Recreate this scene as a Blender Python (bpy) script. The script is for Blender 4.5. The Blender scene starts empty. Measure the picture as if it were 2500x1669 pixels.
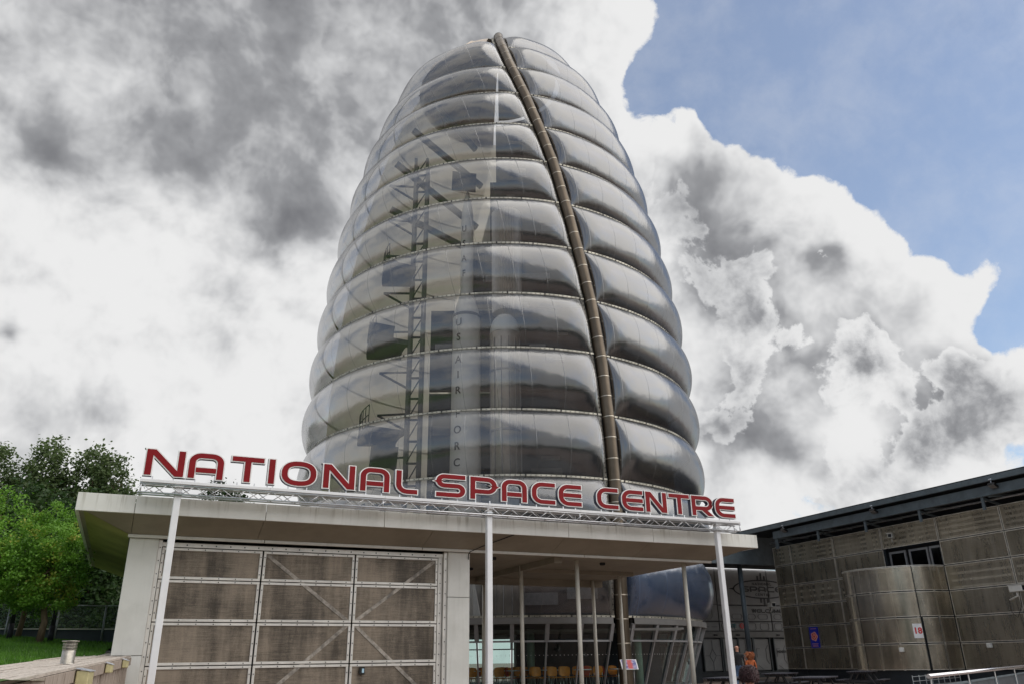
import bpy, bmesh, math, random
from math import sin, cos, pi, radians, sqrt, atan2, exp, asin, tan
from mathutils import Vector, Matrix

rnd = random.Random(7)
scene = bpy.context.scene
COL = scene.collection

# ------------------------------------------------------------------ camera
HC = 1.25
FW = Vector((0.37241612, 0.84838761, 0.37622426))
RT = Vector((0.91780518, -0.39679305, -0.01374482))
UP = Vector((-0.13762224, -0.35041937, 0.92642667))
cam_d = bpy.data.cameras.new('camera')
cam_d.sensor_width = 36.0
cam_d.lens = 1924.0 / 2500.0 * 36.0
cam_d.clip_start = 0.1
cam_d.clip_end = 5000
cam = bpy.data.objects.new('camera', cam_d)
cam.matrix_world = Matrix(((RT.x, UP.x, -FW.x, 0), (RT.y, UP.y, -FW.y, 0), (RT.z, UP.z, -FW.z, HC), (0, 0, 0, 1)))
COL.objects.link(cam)
scene.camera = cam

# ------------------------------------------------------------------ light
SUN_AZ, SUN_EL = 128.0, 50.0          # compass-like: from +Y towards +X
SUN_STRENGTH, SUN_ANGLE = 2.3, 85.0
EXPOSURE = 0.0
sun_d = bpy.data.lights.new('sun', 'SUN')
sun_d.energy = SUN_STRENGTH
sun_d.angle = radians(SUN_ANGLE)
sun_d.color = (1.0, 0.95, 0.87)
sun = bpy.data.objects.new('sun', sun_d)
sdir = Vector((sin(radians(SUN_AZ)) * cos(radians(SUN_EL)), cos(radians(SUN_AZ)) * cos(radians(SUN_EL)), sin(radians(SUN_EL))))
sun.rotation_euler = sdir.to_track_quat('Z', 'Y').to_euler()
sun.location = sdir * 100
COL.objects.link(sun)

scene.view_settings.view_transform = 'Standard'
scene.view_settings.look = 'None'
scene.view_settings.exposure = EXPOSURE
scene.view_settings.gamma = 1.0
scene.view_settings.use_curve_mapping = False
scene.render.engine = 'CYCLES'
scene.cycles.max_bounces = 8
scene.cycles.use_adaptive_sampling = True
scene.cycles.adaptive_threshold = 0.008
scene.cycles.adaptive_min_samples = 12
scene.cycles.transparent_max_bounces = 24
scene.cycles.glossy_bounces = 4
scene.cycles.use_denoising = True


class G:
    """tiny node-graph builder"""
    def __init__(self, tree):
        self.t = tree
        self.n = tree.nodes
        self.l = tree.links

    def node(self, typ, **props):
        nd = self.n.new(typ)
        for k, v in props.items():
            setattr(nd, k, v)
        return nd

    def put(self, sock, v):
        if hasattr(v, 'is_output'):
            self.l.new(v, sock)
        elif v is not None:
            sock.default_value = v

    def math(self, op, a, b=0.0, c=None, clamp=False):
        nd = self.node('ShaderNodeMath', operation=op)
        nd.use_clamp = clamp
        self.put(nd.inputs[0], a)
        self.put(nd.inputs[1], b)
        if c is not None:
            self.put(nd.inputs[2], c)
        return nd.outputs[0]

    def vmath(self, op, a, b=None, scale=None):
        nd = self.node('ShaderNodeVectorMath', operation=op)
        self.put(nd.inputs[0], a)
        if b is not None:
            self.put(nd.inputs[1], b)
        if scale is not None:
            self.put(nd.inputs['Scale'], scale)
        return nd.outputs['Value'] if op in ('DOT_PRODUCT', 'LENGTH') else nd.outputs['Vector']

    def noise(self, vec, scale, detail=4.0, rough=0.55, dist=0.0):
        nd = self.node('ShaderNodeTexNoise')
        self.put(nd.inputs['Vector'], vec)
        self.put(nd.inputs['Scale'], scale)
        self.put(nd.inputs['Detail'], detail)
        self.put(nd.inputs['Roughness'], rough)
        self.put(nd.inputs['Distortion'], dist)
        return nd.outputs[0]

    def noisec(self, vec, scale, detail=2.0):
        nd = self.node('ShaderNodeTexNoise')
        self.put(nd.inputs['Vector'], vec)
        self.put(nd.inputs['Scale'], scale)
        self.put(nd.inputs['Detail'], detail)
        return nd.outputs['Color']

    def ss(self, v, a, b):
        nd = self.node('ShaderNodeMapRange', interpolation_type='SMOOTHSTEP')
        self.put(nd.inputs[0], v)
        self.put(nd.inputs[1], a)
        self.put(nd.inputs[2], b)
        return nd.outputs[0]

    def mix(self, fac, a, b):
        nd = self.node('ShaderNodeMix', data_type='RGBA')
        self.put(nd.inputs[0], fac)
        self.put(nd.inputs[6], a)
        self.put(nd.inputs[7], b)
        return nd.outputs[2]

    def mixsh(self, fac, a, b):
        nd = self.node('ShaderNodeMixShader')
        self.put(nd.inputs[0], fac)
        self.l.new(a, nd.inputs[1])
        self.l.new(b, nd.inputs[2])
        return nd.outputs[0]


# ------------------------------------------------------------------ sky
BLUE = [(52.6, 38.5, 5.9, 0.55), (61.6, 35.6, 5.6, 0.55), (42.0, 39.8, 4.2, 0.5), (60.0, 29.6, 3.9, 0.46), (54.5, 33.0, 3.3, 0.42), (35.7, 40.7, 2.0, 0.35), (61.0, 25.6, 1.9, 0.26), (58.1, 19.8, 1.5, 0.34), (60.2, 21.0, 1.3, 0.34), (55.9, 23.4, 0.9, 0.26), (41.2, 11.8, 1.7, 0.4), (-3.4, 22.1, 3.0, 0.24), (2.2, 21.7, 3.2, 0.24), (6.7, 17.0, 3.3, 0.15), (54.7, 26.3, 1.1, 0.25)]
DARK = [(-9.5, 39.2, 8.5, 0.40), (5.5, 41.8, 8.5, 0.36), (19.0, 45.2, 6.0, 0.36), (-0.0, 36.4, 4.8, 0.22), (6.4, 31.9, 2.4, 0.58), (5.1, 29.3, 1.4, 0.35), (-10.6, 30.8, 1.3, 0.6), (-3.8, 32.2, 1.9, 0.25), (-11.2, 19.4, 0.7, 0.8), (-9.0, 13.9, 1.5, 0.3), (1.0, 21.5, 2.5, 0.12), (39.6, 32.0, 1.8, 0.55), (41.7, 25.3, 1.9, 0.75), (38.5, 26.3, 1.2, 0.35), (47.8, 25.8, 1.1, 0.85), (40.0, 14.9, 1.6, 0.85), (47.6, 18.4, 1.8, 0.62), (49.9, 20.1, 1.3, 0.5), (40.2, 19.0, 1.8, 0.45), (55.8, 14.2, 2.4, 0.6), (52.0, 12.9, 2.0, 0.5), (39.8, 35.2, 0.9, 0.35), (40.3, 29.2, 1.4, 0.45), (54.8, 17.5, 1.2, 0.5), (44.5, 21.5, 1.2, 0.35), (44.0, 13.0, 1.5, 0.35)]
BRIGHT = [(32.5, 43.5, 3.4, 0.6), (-6.5, 25.2, 7.4, 0.6), (1.3, 24.2, 6.5, 0.5), (48.8, 29.2, 3.3, 0.5), (38.5, 36.9, 1.4, 0.4), (56.1, 23.1, 2.0, 0.3), (8.4, 36.3, 1.7, 0.4), (-6.7, 34.3, 1.8, 0.3)]

COVER = [(0.0, 24.0, 13.0, 0.22), (-8.0, 40.0, 10.0, 0.2), (14.0, 42.0, 9.0, 0.2), (46.0, 17.0, 8.5, 0.24), (30.0, 30.0, 9.0, 0.15)]


def build_world():
    w = bpy.data.worlds.new('World')
    scene.world = w
    w.use_nodes = True
    g = G(w.node_tree)
    g.n.clear()
    out = g.node('ShaderNodeOutputWorld')
    bg = g.node('ShaderNodeBackground')
    g.l.new(bg.outputs[0], out.inputs[0])
    tc = g.node('ShaderNodeTexCoord')
    d = g.vmath('NORMALIZE', tc.outputs['Generated'])
    sky = g.node('ShaderNodeTexSky', sky_type='NISHITA')
    sky.sun_disc = False
    sky.sun_elevation = radians(SUN_EL)
    sky.sun_rotation = radians(SUN_AZ)
    sky.altitude = 60
    sky.air_density = 1.0
    sky.dust_density = 0.6
    sky.ozone_density = 1.2
    skyc = g.vmath('SCALE', sky.outputs[0], scale=0.15)
    # gently warped domain
    wv = g.vmath('SCALE', g.vmath('SUBTRACT', g.noisec(d, 6.5, 3.0), (0.5, 0.5, 0.5)), scale=0.11)
    dw = g.vmath('ADD', d, g.vmath('SCALE', wv, scale=0.45))

    def blobs(lst, dv):
        acc = None
        for az, el, sg, wt in lst:
            a, e = radians(az), radians(el)
            c = (sin(a) * cos(e), cos(a) * cos(e), sin(e))
            k = 1.0 / radians(sg) ** 2
            dot = g.vmath('DOT_PRODUCT', dv, c)
            ex = g.math('EXPONENT', g.math('MULTIPLY_ADD', dot, k, -k))
            acc = g.math('MULTIPLY', ex, wt) if acc is None else g.math('MULTIPLY_ADD', ex, wt, acc)
        return acc

    def puffs(vec, scale, det):
        nd = g.node('ShaderNodeTexVoronoi', feature='F1')
        nd.normalize = True
        g.put(nd.inputs['Vector'], vec)
        nd.inputs['Scale'].default_value = scale
        nd.inputs['Detail'].default_value = det
        nd.inputs['Roughness'].default_value = 0.55
        return nd.outputs['Distance']
    db = g.vmath('NORMALIZE', g.vmath('ADD', d, wv))
    n1 = g.noise(dw, 3.6, 4.0, 0.5)
    n2 = g.noise(dw, 10.0, 8.0, 0.62)
    pf = puffs(dw, 15.0, 2.0)
    lit = Vector((0.25, 0.1, 1.0)).normalized() * 0.016
    pfs = puffs(g.vmath('ADD', dw, tuple(lit)), 15.0, 1.0)
    n2s = g.noise(g.vmath('ADD', dw, tuple(lit * 1.6)), 10.0, 4.0, 0.62)
    bl = blobs(BLUE, db)
    br = blobs(BRIGHT, db)
    dk = blobs(DARK, db)
    cov = g.math('ADD', g.math('MULTIPLY', n1, 1.1), g.math('MULTIPLY', n2, 0.75))
    cov = g.math('MULTIPLY_ADD', pf, -0.42, cov)
    cov = g.math('SUBTRACT', g.math('ADD', g.math('ADD', cov, -0.33), blobs(COVER, d)), bl)
    cov = g.math('ADD', cov, g.math('MULTIPLY', br, 0.75))
    cov = g.math('ADD', cov, g.math('MULTIPLY', dk, 0.40))
    veil = g.math('MULTIPLY_ADD', g.ss(g.math('ADD', n2, g.math('MULTIPLY', n1, 0.5)), 0.55, 0.95), 0.16, 0.13)
    alpha = g.math('MAXIMUM', g.ss(cov, 0.37, 0.47), veil)
    # shading: billows lit from above plus thick grey bases
    relief = g.math('ADD', g.math('MULTIPLY', g.math('SUBTRACT', n2, n2s), 1.7), g.math('MULTIPLY', g.math('SUBTRACT', pfs, pf), 0.62))
    dark = g.math('MULTIPLY', dk, g.math('MULTIPLY_ADD', n2, 1.3, 0.20))
    dark = g.math('ADD', dark, g.math('MULTIPLY', g.ss(n1, 0.46, 0.72), 0.18))
    dark = g.math('SUBTRACT', dark, g.math('MULTIPLY', br, 0.42))
    dark = g.math('SUBTRACT', dark, relief)
    dark = g.math('ADD', dark, g.math('MULTIPLY', g.math('SUBTRACT', n2, 0.5), 0.75))
    dark = g.math('SUBTRACT', dark, g.math('MULTIPLY', g.math('SUBTRACT', 1.0, g.ss(cov, 0.44, 0.85)), 0.28))
    dark = g.ss(g.math('ADD', g.math('MULTIPLY', dark, 1.0), 0.12), -0.14, 1.25)
    # nearer heaps in front: crisp pale edges, grey bellies
    n4 = g.noise(g.vmath('ADD', dw, (3.1, 1.7, 0.4)), 8.0, 6.0, 0.6)
    cov2 = g.math('MULTIPLY_ADD', n4, 1.45, g.math('MULTIPLY', pf, -0.40))
    cov2 = g.math('ADD', cov2, g.math('MULTIPLY_ADD', dk, 0.42, -0.30))
    cov2 = g.math('SUBTRACT', cov2, g.math('MULTIPLY', bl, 0.9))
    crisp = g.math('ADD', blobs([(50.0, 21.0, 12.0, 0.8)], d), 0.12, clamp=True)
    a2 = g.math('MULTIPLY', g.ss(cov2, 0.40, 0.46), crisp)
    belly = g.math('MULTIPLY', g.math('SUBTRACT', cov2, 0.43), g.math('MULTIPLY_ADD', dk, 2.6, 0.75))
    belly = g.ss(g.math('SUBTRACT', belly, g.math('MULTIPLY', relief, 1.15)), -0.12, 1.15)
    dark = g.math('ADD', g.math('MULTIPLY', dark, g.math('SUBTRACT', 1.0, a2)), g.math('MULTIPLY', belly, a2))
    cr = g.node('ShaderNodeValToRGB')
    g.l.new(dark, cr.inputs[0])
    el = cr.color_ramp.elements
    el[0].position = 0.0
    el[0].color = (0.84, 0.84, 0.84, 1)
    el[1].position = 1.0
    el[1].color = (0.175, 0.178, 0.192, 1)
    e2 = el.new(0.26)
    e2.color = (0.60, 0.605, 0.615, 1)
    e3 = el.new(0.58)
    e3.color = (0.33, 0.335, 0.35, 1)
    col = g.mix(alpha, skyc, cr.outputs[0])
    g.l.new(col, bg.inputs[0])
    bg.inputs[1].default_value = 1.0
    w.cycles.sampling_method = 'NONE'


build_world()

# ------------------------------------------------------------------ materials
M = {}


def pm(name, c, rough=0.6, metal=0.0, var=0.12, vs=2.0, bump=0.0, bs=30.0, stretch=None, c2=None, spec=0.5):
    """principled material with world-space colour variation"""
    m = bpy.data.materials.new(name)
    m.use_nodes = True
    g = G(m.node_tree)
    b = g.n['Principled BSDF']
    geo = g.node('ShaderNodeNewGeometry')
    pos = geo.outputs['Position']
    if stretch:
        pos = g.vmath('MULTIPLY', pos, stretch)
    n = g.noise(pos, vs, 6.0, 0.6)
    lo = tuple(x * (1 - var) for x in c) + (1,)
    hi = tuple(min(1, x * (1 + var)) for x in c) + (1,)
    if c2:
        hi = tuple(c2) + (1,)
        lo = tuple(c) + (1,)
    g.l.new(g.mix(g.ss(n, 0.3, 0.7), lo, hi), b.inputs['Base Color'])
    b.inputs['Roughness'].default_value = rough
    b.inputs['Metallic'].default_value = metal
    b.inputs['Specular IOR Level'].default_value = spec
    if bump:
        bp = g.node('ShaderNodeBump')
        bp.inputs['Strength'].default_value = bump
        bp.inputs['Distance'].default_value = 0.02
        g.l.new(g.noise(pos, bs, 5.0, 0.6), bp.inputs['Height'])
        g.l.new(bp.outputs[0], b.inputs['Normal'])
    M[name] = m
    return m



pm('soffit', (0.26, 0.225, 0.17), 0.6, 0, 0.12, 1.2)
pm('soffit_grass_bounce', (0.30, 0.27, 0.10), 0.7, 0, 0.2, 1.0)  # olive cast of light off the grass, put into the colour
pm('white_metal', (0.78, 0.78, 0.78), 0.4, 0, 0.04, 3)
pm('white_column', (0.74, 0.71, 0.62), 0.4, 0, 0.08, 3, 0.02, 80)
pm('alu', (0.62, 0.62, 0.63), 0.32, 0.85, 0.08, 6, 0.02, 90)
pm('frame_metal', (0.74, 0.71, 0.65), 0.40, 0.35, 0.12, 2, 0.05, 60)
pm('vent_steel', (0.42, 0.39, 0.34), 0.35, 0.8, 0.25, 12)
pm('bolt', (0.03, 0.03, 0.032), 0.5, 0.4)
pm('black_gap', (0.012, 0.012, 0.013), 0.8, 0)
pm('red_face', (0.225, 0.006, 0.009), 0.5, 0, 0.08, 3, spec=0.2)
pm('rim_white', (0.86, 0.85, 0.82), 0.35, 0.0, 0.04, 8)
pm('navy_side', (0.020, 0.024, 0.05), 0.35, 0.2, 0.2, 8)
pm('spine', (0.125, 0.098, 0.07), 0.36, 0.7, 0.22, 1.6, 0.04, 40, (1, 1, 0.6))
pm('ring', (0.55, 0.49, 0.40), 0.3, 0.8, 0.1, 5)
pm('strip', (0.50, 0.47, 0.39), 0.45, 0.35, 0.4, 1.5)
pm('cap_tan', (0.55, 0.46, 0.37), 0.45, 0.3, 0.1, 2)
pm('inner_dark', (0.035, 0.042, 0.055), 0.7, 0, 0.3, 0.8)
pm('inner_steel', (0.045, 0.045, 0.05), 0.5, 0.3)
pm('inner_grey', (0.16, 0.155, 0.145), 0.7, 0, 0.2, 1)
pm('rocket_white', (0.82, 0.80, 0.74), 0.4, 0, 0.05, 2)
pm('rocket_silver', (0.70, 0.64, 0.56), 0.38, 0.5, 0.12, 2)
pm('letter_black', (0.02, 0.02, 0.022), 0.5)
pm('band_grey', (0.17, 0.165, 0.16), 0.5, 0.2, 0.1, 2)
pm('mullion', (0.30, 0.30, 0.305), 0.4, 0.2, 0.1, 4)
pm('steel_blue', (0.12, 0.15, 0.168), 0.5, 0.15, 0.18, 2)
pm('steel_dark', (0.02, 0.026, 0.032), 0.6, 0.1, 0.2, 2)
pm('galv', (0.34, 0.33, 0.32), 0.45, 0.6, 0.12, 5)
pm('cctv_white', (0.72, 0.71, 0.66), 0.5, 0, 0.06, 8)
pm('blue_sign', (0.015, 0.03, 0.42), 0.4)
pm('sign_white', (0.85, 0.85, 0.85), 0.4)
pm('sign_red', (0.62, 0.03, 0.03), 0.4)
pm('sign_pink', (0.82, 0.38, 0.30), 0.4)
pm('teal', (0.02, 0.14, 0.16), 0.5)
pm('gate_panel', (0.30, 0.30, 0.30), 0.5, 0.05, 0.10, 1.2)
pm('gate_groove', (0.13, 0.13, 0.135), 0.6)
pm('gate_frame', (0.07, 0.085, 0.092), 0.5, 0.2)
pm('table_black', (0.022, 0.022, 0.026), 0.45, 0, 0.3, 6)
pm('table_top', (0.035, 0.035, 0.048), 0.35, 0, 0.25, 6)
pm('paving', (0.24, 0.185, 0.155), 0.85, 0, 0.25, 8, 0.1, 40)
pm('rail_steel', (0.66, 0.64, 0.66), 0.25, 0.9, 0.05, 6)
pm('rail_infill', (0.10, 0.115, 0.13), 0.4, 0.3, 0.2, 3)
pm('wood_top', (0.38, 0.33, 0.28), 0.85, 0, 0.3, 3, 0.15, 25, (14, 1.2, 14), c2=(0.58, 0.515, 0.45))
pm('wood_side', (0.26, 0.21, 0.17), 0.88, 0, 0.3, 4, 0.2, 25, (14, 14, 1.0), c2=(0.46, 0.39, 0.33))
pm('lawn_soil', (0.055, 0.12, 0.012), 0.95, 0, 0.4, 1.5, 0.2, 20)
pm('stone_grey', (0.25, 0.25, 0.24), 0.85, 0, 0.2, 8, 0.1, 30)
pm('post_dark', (0.018, 0.02, 0.026), 0.5, 0.2)
pm('bark', (0.12, 0.085, 0.05), 0.9, 0, 0.3, 12, 0.3, 30, (1, 1, .3))
pm('fence_grey', (0.22, 0.24, 0.25), 0.5, 0.4)
pm('fence_panel', (0.045, 0.06, 0.075), 0.7, 0, 0.15, 1)
pm('fence_rail', (0.62, 0.60, 0.56), 0.5)
pm('lamp_box', (0.50, 0.45, 0.24), 0.5, 0, 0.12, 8)
pm('lamp_visor', (0.62, 0.66, 0.72), 0.3, 0.3)
pm('chair_orange', (0.78, 0.28, 0.03), 0.45, 0, 0.15, 6)
pm('chair_red', (0.45, 0.05, 0.02), 0.45, 0, 0.15, 6)
pm('chair_leg', (0.55, 0.58, 0.58), 0.3, 0.8)
pm('cafe_green', (0.30, 0.40, 0.33), 0.5, 0, 0.1, 4)
pm('cafe_floor', (0.22, 0.23, 0.22), 0.6)
pm('roof_grey', (0.20, 0.20, 0.20), 0.8)
pm('skin', (0.50, 0.25, 0.17), 0.55, 0, 0.06, 10)
pm('shirt_black', (0.018, 0.018, 0.02), 0.85, 0, 0.2, 20)
pm('jeans', (0.055, 0.095, 0.17), 0.85, 0, 0.3, 15)
pm('jeans_light', (0.30, 0.36, 0.46), 0.85, 0, 0.25, 15)
pm('top_orange', (0.50, 0.13, 0.04), 0.8, 0, 0.25, 15)
pm('hair_auburn', (0.40, 0.13, 0.045), 0.6, 0, 0.3, 40)
pm('hair_brown', (0.040, 0.014, 0.016), 0.6, 0, 0.5, 60, 0.5, 90)
pm('hair_blonde', (0.55, 0.33, 0.12), 0.6, 0, 0.3, 40)
pm('shoe', (0.03, 0.03, 0.03), 0.7)
pm('black_cable', (0.01, 0.01, 0.01), 0.5)
pm('keypad_face', (0.45, 0.65, 0.75), 0.3)
pm('curtain', (0.10, 0.10, 0.095), 0.8)


def leaf_mat(name, a, b, c):
    m = bpy.data.materials.new(name)
    m.use_nodes = True
    g = G(m.node_tree)
    geo = g.node('ShaderNodeNewGeometry')
    at = g.node('ShaderNodeAttribute', attribute_name='tint')
    r = g.math('ADD', g.math('MULTIPLY', at.outputs['Fac'], 0.65), g.math('MULTIPLY', geo.outputs['Random Per Island'], 0.35))
    big = g.noise(geo.outputs['Position'], 0.9, 2.0)
    f = g.math('ADD', g.math('MULTIPLY', r, 0.6), g.math('MULTIPLY', g.ss(big, 0.35, 0.65), 0.4))
    col = g.mix(g.ss(f, 0.15, 0.6), a + (1,), b + (1,))
    col = g.mix(g.ss(f, 0.72, 0.98), col, c + (1,))
    df = g.node('ShaderNodeBsdfPrincipled')
    g.l.new(col, df.inputs['Base Color'])
    df.inputs['Roughness'].default_value = 0.55
    tr = g.node('ShaderNodeBsdfTranslucent')
    g.l.new(col, tr.inputs['Color'])
    sh = g.mixsh(0.35, df.outputs[0], tr.outputs[0])
    g.l.new(sh, g.n['Material Output'].inputs[0])
    M[name] = m


leaf_mat('leaf_maple', (0.075, 0.19, 0.016), (0.165, 0.34, 0.034), (0.42, 0.37, 0.06))
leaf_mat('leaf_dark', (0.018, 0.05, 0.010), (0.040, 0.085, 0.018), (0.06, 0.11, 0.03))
leaf_mat('leaf_poplar', (0.07, 0.11, 0.036), (0.125, 0.18, 0.062), (0.18, 0.23, 0.095))
leaf_mat('grass', (0.05, 0.14, 0.008), (0.09, 0.23, 0.012), (0.16, 0.28, 0.03))


def perf_mat(name, c, trans, rough=0.42, metal=0.75, streak=0.5, c2=None):
    """perforated stainless sheet: partly see-through brushed metal"""
    m = bpy.data.materials.new(name)
    m.use_nodes = True
    g = G(m.node_tree)
    b = g.n['Principled BSDF']
    geo = g.node('ShaderNodeNewGeometry')
    pos = geo.outputs['Position']
    n1 = g.noise(pos, 0.55, 4.0, 0.6)
    n2 = g.noise(g.vmath('MULTIPLY', pos, (1.6, 1.6, 0.22)), 1.6, 6.0, 0.65)
    n3 = g.noise(g.vmath('MULTIPLY', pos, (1.0, 1.0, 22.0)), 3.0, 3.0, 0.6)
    n4 = g.noise(pos, 60.0, 3.0, 0.7)
    f = g.math('ADD', g.math('MULTIPLY', n1, 0.5), g.math('MULTIPLY', n2, 0.5))
    f = g.math('ADD', f, g.math('MULTIPLY', g.math('SUBTRACT', n3, 0.5), 0.22))
    f = g.math('ADD', f, g.math('MULTIPLY', g.math('SUBTRACT', n4, 0.5), 0.25))
    lo = tuple(x * (1 - streak) for x in c) + (1,)
    hi = tuple(min(1, x * (1 + streak)) for x in (c2 or c)) + (1,)
    g.l.new(g.mix(g.ss(f, 0.34, 0.66), lo, hi), b.inputs['Base Color'])
    b.inputs['Metallic'].default_value = metal
    g.l.new(g.math('MULTIPLY_ADD', n2, 0.25, rough - 0.12), b.inputs['Roughness'])
    bp = g.node('ShaderNodeBump')
    bp.inputs['Strength'].default_value = 0.06
    bp.inputs['Distance'].default_value = 0.02
    g.l.new(g.noise(pos, 1.3, 3.0), bp.inputs['Height'])
    g.l.new(bp.outputs[0], b.inputs['Normal'])
    tr = g.node('ShaderNodeBsdfTransparent')
    sh = g.mixsh(trans, b.outputs[0], tr.outputs[0])
    g.l.new(sh, g.n['Material Output'].inputs[0])
    M[name] = m


perf_mat('door_mesh', (0.235, 0.192, 0.145), 0.18, 0.46, 0.35, 0.68)
perf_mat('perf_panel', (0.50, 0.44, 0.335), 0.42, 0.28, 0.65, 0.35)
pm('fold_metal', (0.72, 0.67, 0.58), 0.4, 0.6, 0.2, 4)
pm('rail_bright', (0.74, 0.68, 0.57), 0.5, 0.0, 0.1, 2)
pm('brace_metal', (0.33, 0.295, 0.25), 0.6, 0.2, 0.5, 6, 0.05, 30)
perf_mat('perf_drum', (0.48, 0.42, 0.33), 0.26, 0.24, 0.8, 0.4)


def film_mat(name, trans, lo, hi, rough, tint, weld=1.45, gloss=0.78, dif=((0.17, 0.17, 0.165), (0.33, 0.325, 0.31))):
    """inflated film cushions: see-through, reflective, with faint welds"""
    m = bpy.data.materials.new(name)
    m.use_nodes = True
    g = G(m.node_tree)
    g.n.remove(g.n['Principled BSDF'])
    uvn = g.node('ShaderNodeUVMap')
    sep = g.node('ShaderNodeSeparateXYZ')
    g.l.new(uvn.outputs[0], sep.inputs[0])
    u, v = sep.outputs[0], sep.outputs[1]
    fr = g.math('FRACT', g.math('DIVIDE', u, weld))
    dist = g.math('ABSOLUTE', g.math('SUBTRACT', fr, 0.5))
    line = g.math('SUBTRACT', 1.0, g.ss(dist, 0.004, 0.014))
    geo = g.node('ShaderNodeNewGeometry')
    pos = geo.outputs['Position']
    # puckers near the seams and slow waves
    comb = g.node('ShaderNodeCombineXYZ')
    g.l.new(g.math('MULTIPLY', u, 6.0), comb.inputs[0])
    g.l.new(g.math('MULTIPLY', v, 0.7), comb.inputs[1])
    puck = g.noise(comb.outputs[0], 2.2, 4.0, 0.6)
    nearseam = g.math('POWER', g.math('ABSOLUTE', g.math('MULTIPLY_ADD', v, 2.0, -1.0)), 5.0)
    slow = g.noise(pos, 0.55, 3.0, 0.5)
    fine = g.noise(pos, 7.0, 5.0, 0.65)
    h = g.math('ADD', g.math('MULTIPLY', g.math('MULTIPLY', puck, nearseam), 0.05), g.math('MULTIPLY', slow, 0.10))
    h = g.math('ADD', h, g.math('MULTIPLY', line, 0.012))
    h = g.math('ADD', h, g.math('MULTIPLY', fine, 0.0035))
    bp = g.node('ShaderNodeBump')
    bp.inputs['Strength'].default_value = 0.55
    bp.inputs['Distance'].default_value = 1.0
    g.l.new(h, bp.inputs['Height'])
    gl = g.node('ShaderNodeBsdfGlossy')
    gl.inputs['Color'].default_value = (gloss, gloss, gloss * 1.01, 1)
    gl.inputs['Roughness'].default_value = rough
    g.l.new(bp.outputs[0], gl.inputs['Normal'])
    df = g.node('ShaderNodeBsdfDiffuse')
    grime = g.noise(g.vmath('MULTIPLY', pos, (1, 1, 0.35)), 1.2, 6.0, 0.65)
    g.l.new(g.mix(g.ss(grime, 0.35, 0.7), dif[0] + (1,), dif[1] + (1,)), df.inputs['Color'])
    tr = g.node('ShaderNodeBsdfTransparent')
    tr.inputs['Color'].default_value = tint + (1,)
    body = g.mixsh(g.math('SUBTRACT', trans, g.math('MULTIPLY', line, 0.35), clamp=True), df.outputs[0], tr.outputs[0])
    lw = g.node('ShaderNodeLayerWeight')
    lw.inputs['Blend'].default_value = 0.5
    face = g.math('POWER', lw.outputs['Facing'], 2.2)
    fac = g.math('MULTIPLY_ADD', face, hi - lo, lo)
    sh = g.mixsh(fac, body, gl.outputs[0])
    g.l.new(sh, g.n['Material Output'].inputs[0])
    M[name] = m


film_mat('film_clear', 0.84, 0.17, 0.93, 0.17, (0.82, 0.82, 0.825), gloss=.66, dif=((0.10, 0.10, 0.10), (0.22, 0.22, 0.215)))
film_mat('film_silver', 0.80, 0.42, 0.93, 0.21, (0.22, 0.25, 0.30), gloss=0.43, dif=((0.06, 0.06, 0.06), (0.13, 0.13, 0.127)))
film_mat('film_sky_tint', 0.35, 0.12, 0.85, 0.2, (0.25, 0.35, 0.55), dif=((0.055, 0.085, 0.15), (0.085, 0.125, 0.21)))  # blue of the reflected sky painted into the lowest right cushion


def membrane_mat():
    m = bpy.data.materials.new('inner_cream')
    m.use_nodes = True
    g = G(m.node_tree)
    g.n.remove(g.n['Principled BSDF'])
    geo = g.node('ShaderNodeNewGeometry')
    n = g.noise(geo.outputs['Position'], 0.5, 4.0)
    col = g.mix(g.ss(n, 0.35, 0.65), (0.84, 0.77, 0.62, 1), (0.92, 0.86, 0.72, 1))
    df = g.node('ShaderNodeBsdfDiffuse')
    g.l.new(col, df.inputs[0])
    tl = g.node('ShaderNodeBsdfTranslucent')
    g.l.new(col, tl.inputs[0])
    tr = g.node('ShaderNodeBsdfTransparent')
    g.l.new(col, tr.inputs[0])
    a = g.mixsh(0.5, df.outputs[0], tl.outputs[0])
    g.l.new(g.mixsh(0.42, a, tr.outputs[0]), g.n['Material Output'].inputs[0])
    M['inner_cream'] = m


membrane_mat()


def stained_panel():
    """pale coated panels with algae and rain runs below their top edges"""
    m = bpy.data.materials.new('cream_panel')
    m.use_nodes = True
    g = G(m.node_tree)
    b = g.n['Principled BSDF']
    geo = g.node('ShaderNodeNewGeometry')
    pos = geo.outputs['Position']
    n1 = g.noise(pos, 1.3, 5.0, 0.6)
    base = g.mix(g.ss(n1, 0.3, 0.7), (0.66, 0.65, 0.595, 1), (0.76, 0.75, 0.695, 1))
    run = g.noise(g.vmath('MULTIPLY', pos, (9.0, 9.0, 0.55)), 1.0, 5.0, 0.65)
    sep = g.node('ShaderNodeSeparateXYZ')
    g.l.new(pos, sep.inputs[0])
    top = g.ss(sep.outputs[2], 4.55, 4.93)
    st = g.math('MULTIPLY', g.ss(run, 0.50, 0.78), g.math('MULTIPLY_ADD', top, 0.75, 0.16))
    base = g.mix(st, base, (0.24, 0.22, 0.15, 1))
    g.l.new(base, b.inputs['Base Color'])
    b.inputs['Roughness'].default_value = 0.5
    M['cream_panel'] = m


stained_panel()


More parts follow.
